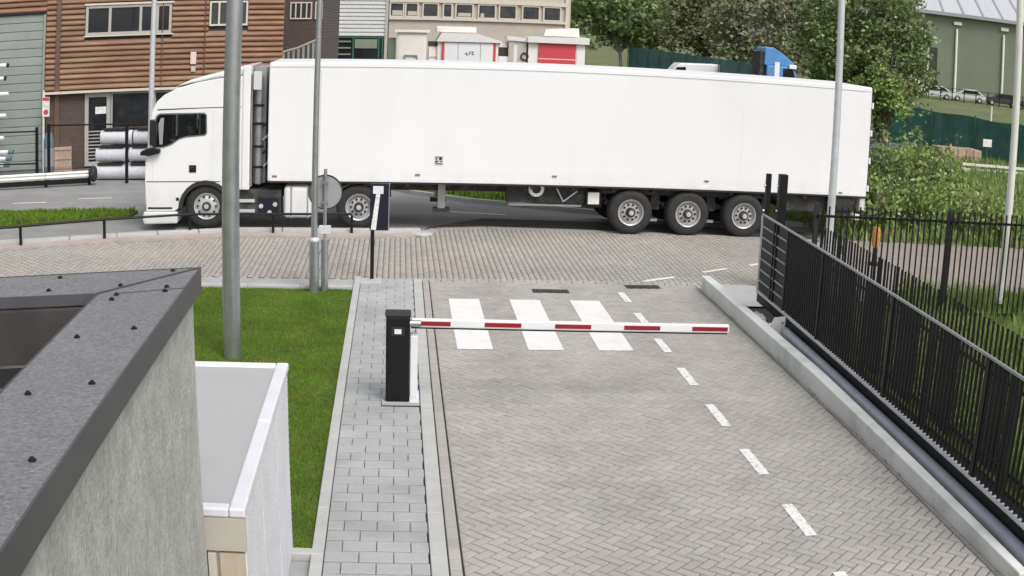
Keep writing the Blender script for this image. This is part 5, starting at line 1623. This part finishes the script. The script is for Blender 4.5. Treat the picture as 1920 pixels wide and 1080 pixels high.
# green hall
ghl = thing('green_hall', 'large green sheet-metal hall with pale grey roof at the upper right', 'building', (60.5, 131.0, -0.1), -0.35)
MB().box(0.0, 40.0, 0.0, 30.0, 0.0, 10.2).build('wall', MT['greenwall'], ghl)
MB().prism([(-0.8, 10.25), (-0.8, 10.55), (15, 15.2), (31, 10.55), (31, 10.25)], -0.8, 40.5, 'x').build('roof', MT['greyroof'], ghl)
for x in (5.6, 11.8, 18.0, 24.0):
    MB().tube((x, -0.2, 0.0), (x, -0.2, 8.6), 0.16, n=10).build('downpipe', MT['cream'], ghl)
    MB().box(x - 0.4, x + 0.6, -0.35, -0.001, 9.1, 9.5).build('wall_lamp', MT['cream'], ghl)
for k in range(14):
    x = 1.0 + k * 2.6
    MB().add([(x, -0.83, 10.60), (x + 0.25, -0.83, 10.60), (x + 0.25, 15, 15.27), (x, 15, 15.27)], [(0, 1, 2, 3)]).build('roof_rib', MT['signgrey'], ghl)
MB().box(0.8, 3.2, -0.08, -0.001, 0.0, 6.0).build('door', MT['darkwall'], ghl)
MB().box(1.9, 2.1, -0.14, -0.081, 0.0, 6.0).build('door_post', MT['cream'], ghl)
MB().box(-0.8, 40.4, -0.9, -0.805, 10.1, 10.5).build('gutter', MT['signgrey'], ghl)


def car(label, loc, rz, paint, van=False, group='cars parked before the green hall'):
    o = thing('parked_van' if van else 'parked_car', label, 'van' if van else 'car', loc, rz, group)
    if van:
        body = [(-2.5, 0.3), (-2.5, 1.1), (-2.2, 1.3), (-1.55, 2.15), (-1.3, 2.4), (2.4, 2.5), (2.5, 2.3), (2.5, 0.3)]
        win = [(-2.05, 1.35), (-1.5, 2.1), (-0.8, 2.15), (-0.8, 1.35)]
        W_ = 2.0
    else:
        body = [(-2.15, 0.25), (-2.15, 0.7), (-1.95, 0.85), (-1.1, 0.95), (-0.45, 1.42), (1.0, 1.45), (1.75, 0.98), (2.1, 0.9), (2.15, 0.3)]
        win = [(-0.95, 0.96), (-0.40, 1.36), (0.95, 1.38), (1.55, 0.98)]
        W_ = 1.75
    MB().prism(body, 0.0, W_, 'y').build('body', paint, o, bevel=0.06)
    MB().prism(win, -0.012, W_ + 0.012, 'y').build('side_window', MT['glass'], o)
    for x in ((-1.6, 1.6) if van else (-1.35, 1.35)):
        for y in (-0.02, W_ - 0.2):
            wh = MB().lathe([(0.18, 0.0), (0.3, -0.01), (0.33, 0.03), (0.33, 0.2), (0.3, 0.22), (0.0, 0.22)], (x, y, 0.33), 'y', 20).build('wheel', MT['rubber'], o, smooth=True)
            MB().lathe([(0.19, -0.012), (0.17, -0.03), (0.0, -0.03)], (x, y, 0.33), 'y', 16).build('rim', MT['rim'], wh)
    for y in (0.15, W_ - 0.45):
        MB().box(body[0][0] - 0.02, body[0][0] + 0.05, y, y + 0.3, 0.55, 0.7).build('headlight', MT['steel_light'], o)
    return o


car('silver parked car with white sides, first of the row before the green hall', (58.4, 119.5, 0.0), -0.35, MT['carwhite'])
car('silver parked car beside the white downpipe of the green hall', (62.6, 119.0, 0.0), -0.35, MT['carwhite'])
car('dark parked car in the row before the green hall, nearer the right edge', (66.6, 117.6, 0.0), -0.35, MT['cardark'])
car('dark parked car at the right end of the row before the green hall', (70.8, 116.0, 0.0), -0.35, MT['cardark'])
car('white van half hidden by the dark tree, left of the green hall', (56.2, 126.0, 0.0), -1.3, MT['white'], True, None)
car('white van behind the trailer roof, before the green mesh fence', (22.2, 88.0, -0.05), 0.0, MT['white'], True, None)
pf = thing('parking_fence', 'dark low fence in front of the parked cars by the green hall', 'fence', (56.5, 117.5, 0.0), -0.36)
for k in range(13):
    MB().box(k * 1.4 - 0.05, k * 1.4 + 0.05, -0.05, 0.05, 0, 1.5).build('post', MT['black'], pf)
for z in (0.5, 0.95, 1.4):
    MB().box(0, 17, -0.03, 0.03, z, z + 0.05).build('rail', MT['black'], pf)

# blue lorry far behind
bl = thing('blue_lorry', 'bright blue lorry cab with roof deflector behind the trailer roof', 'lorry', (22.75, 72.0, -0.05))
MB().prism([(0.1, 0.5), (0.1, 3.05), (1.75, 3.05), (2.1, 2.7), (2.25, 1.5), (2.25, 0.5)], 0.0, 2.4, 'y').build('cab', MT['bluecab'], bl, bevel=0.06)
MB().prism([(-0.05, 3.06), (0.0, 4.18), (0.55, 4.22), (1.2, 3.85), (2.05, 3.25), (1.8, 3.06)], 0.15, 2.25, 'y').build('roof_deflector', MT['bluecab'], bl, bevel=0.05)
MB().box(0.62, 0.95, -0.012, -0.001, 2.3, 3.3).build('white_stripe', MT['white'], bl)
MB().prism([(1.2, 2.2), (1.2, 2.9), (1.85, 2.9), (2.1, 2.2)], -0.014, -0.001, 'y').build('side_window', MT['glass'], bl)
MB().box(1.55, 2.05, -0.25, -0.02, 2.92, 3.2).build('mirror', MT['cream'], bl, bevel=0.04)
MB().box(-0.3, 0.0, 0.3, 2.1, 0.6, 3.9).build('rear_frame', MT['chassis'], bl)
for x in (1.3, -2.4):
    for y in (0.0, 2.1):
        MB().lathe([(0.25, 0.0), (0.45, -0.01), (0.5, 0.04), (0.5, 0.28), (0.0, 0.28)], (x, y, 0.5), 'y', 24).build('wheel', MT['rubber'], bl, smooth=True)
MB().box(-4.0, 2.0, 0.6, 1.8, 0.6, 0.9).build('chassis', MT['chassis'], bl)
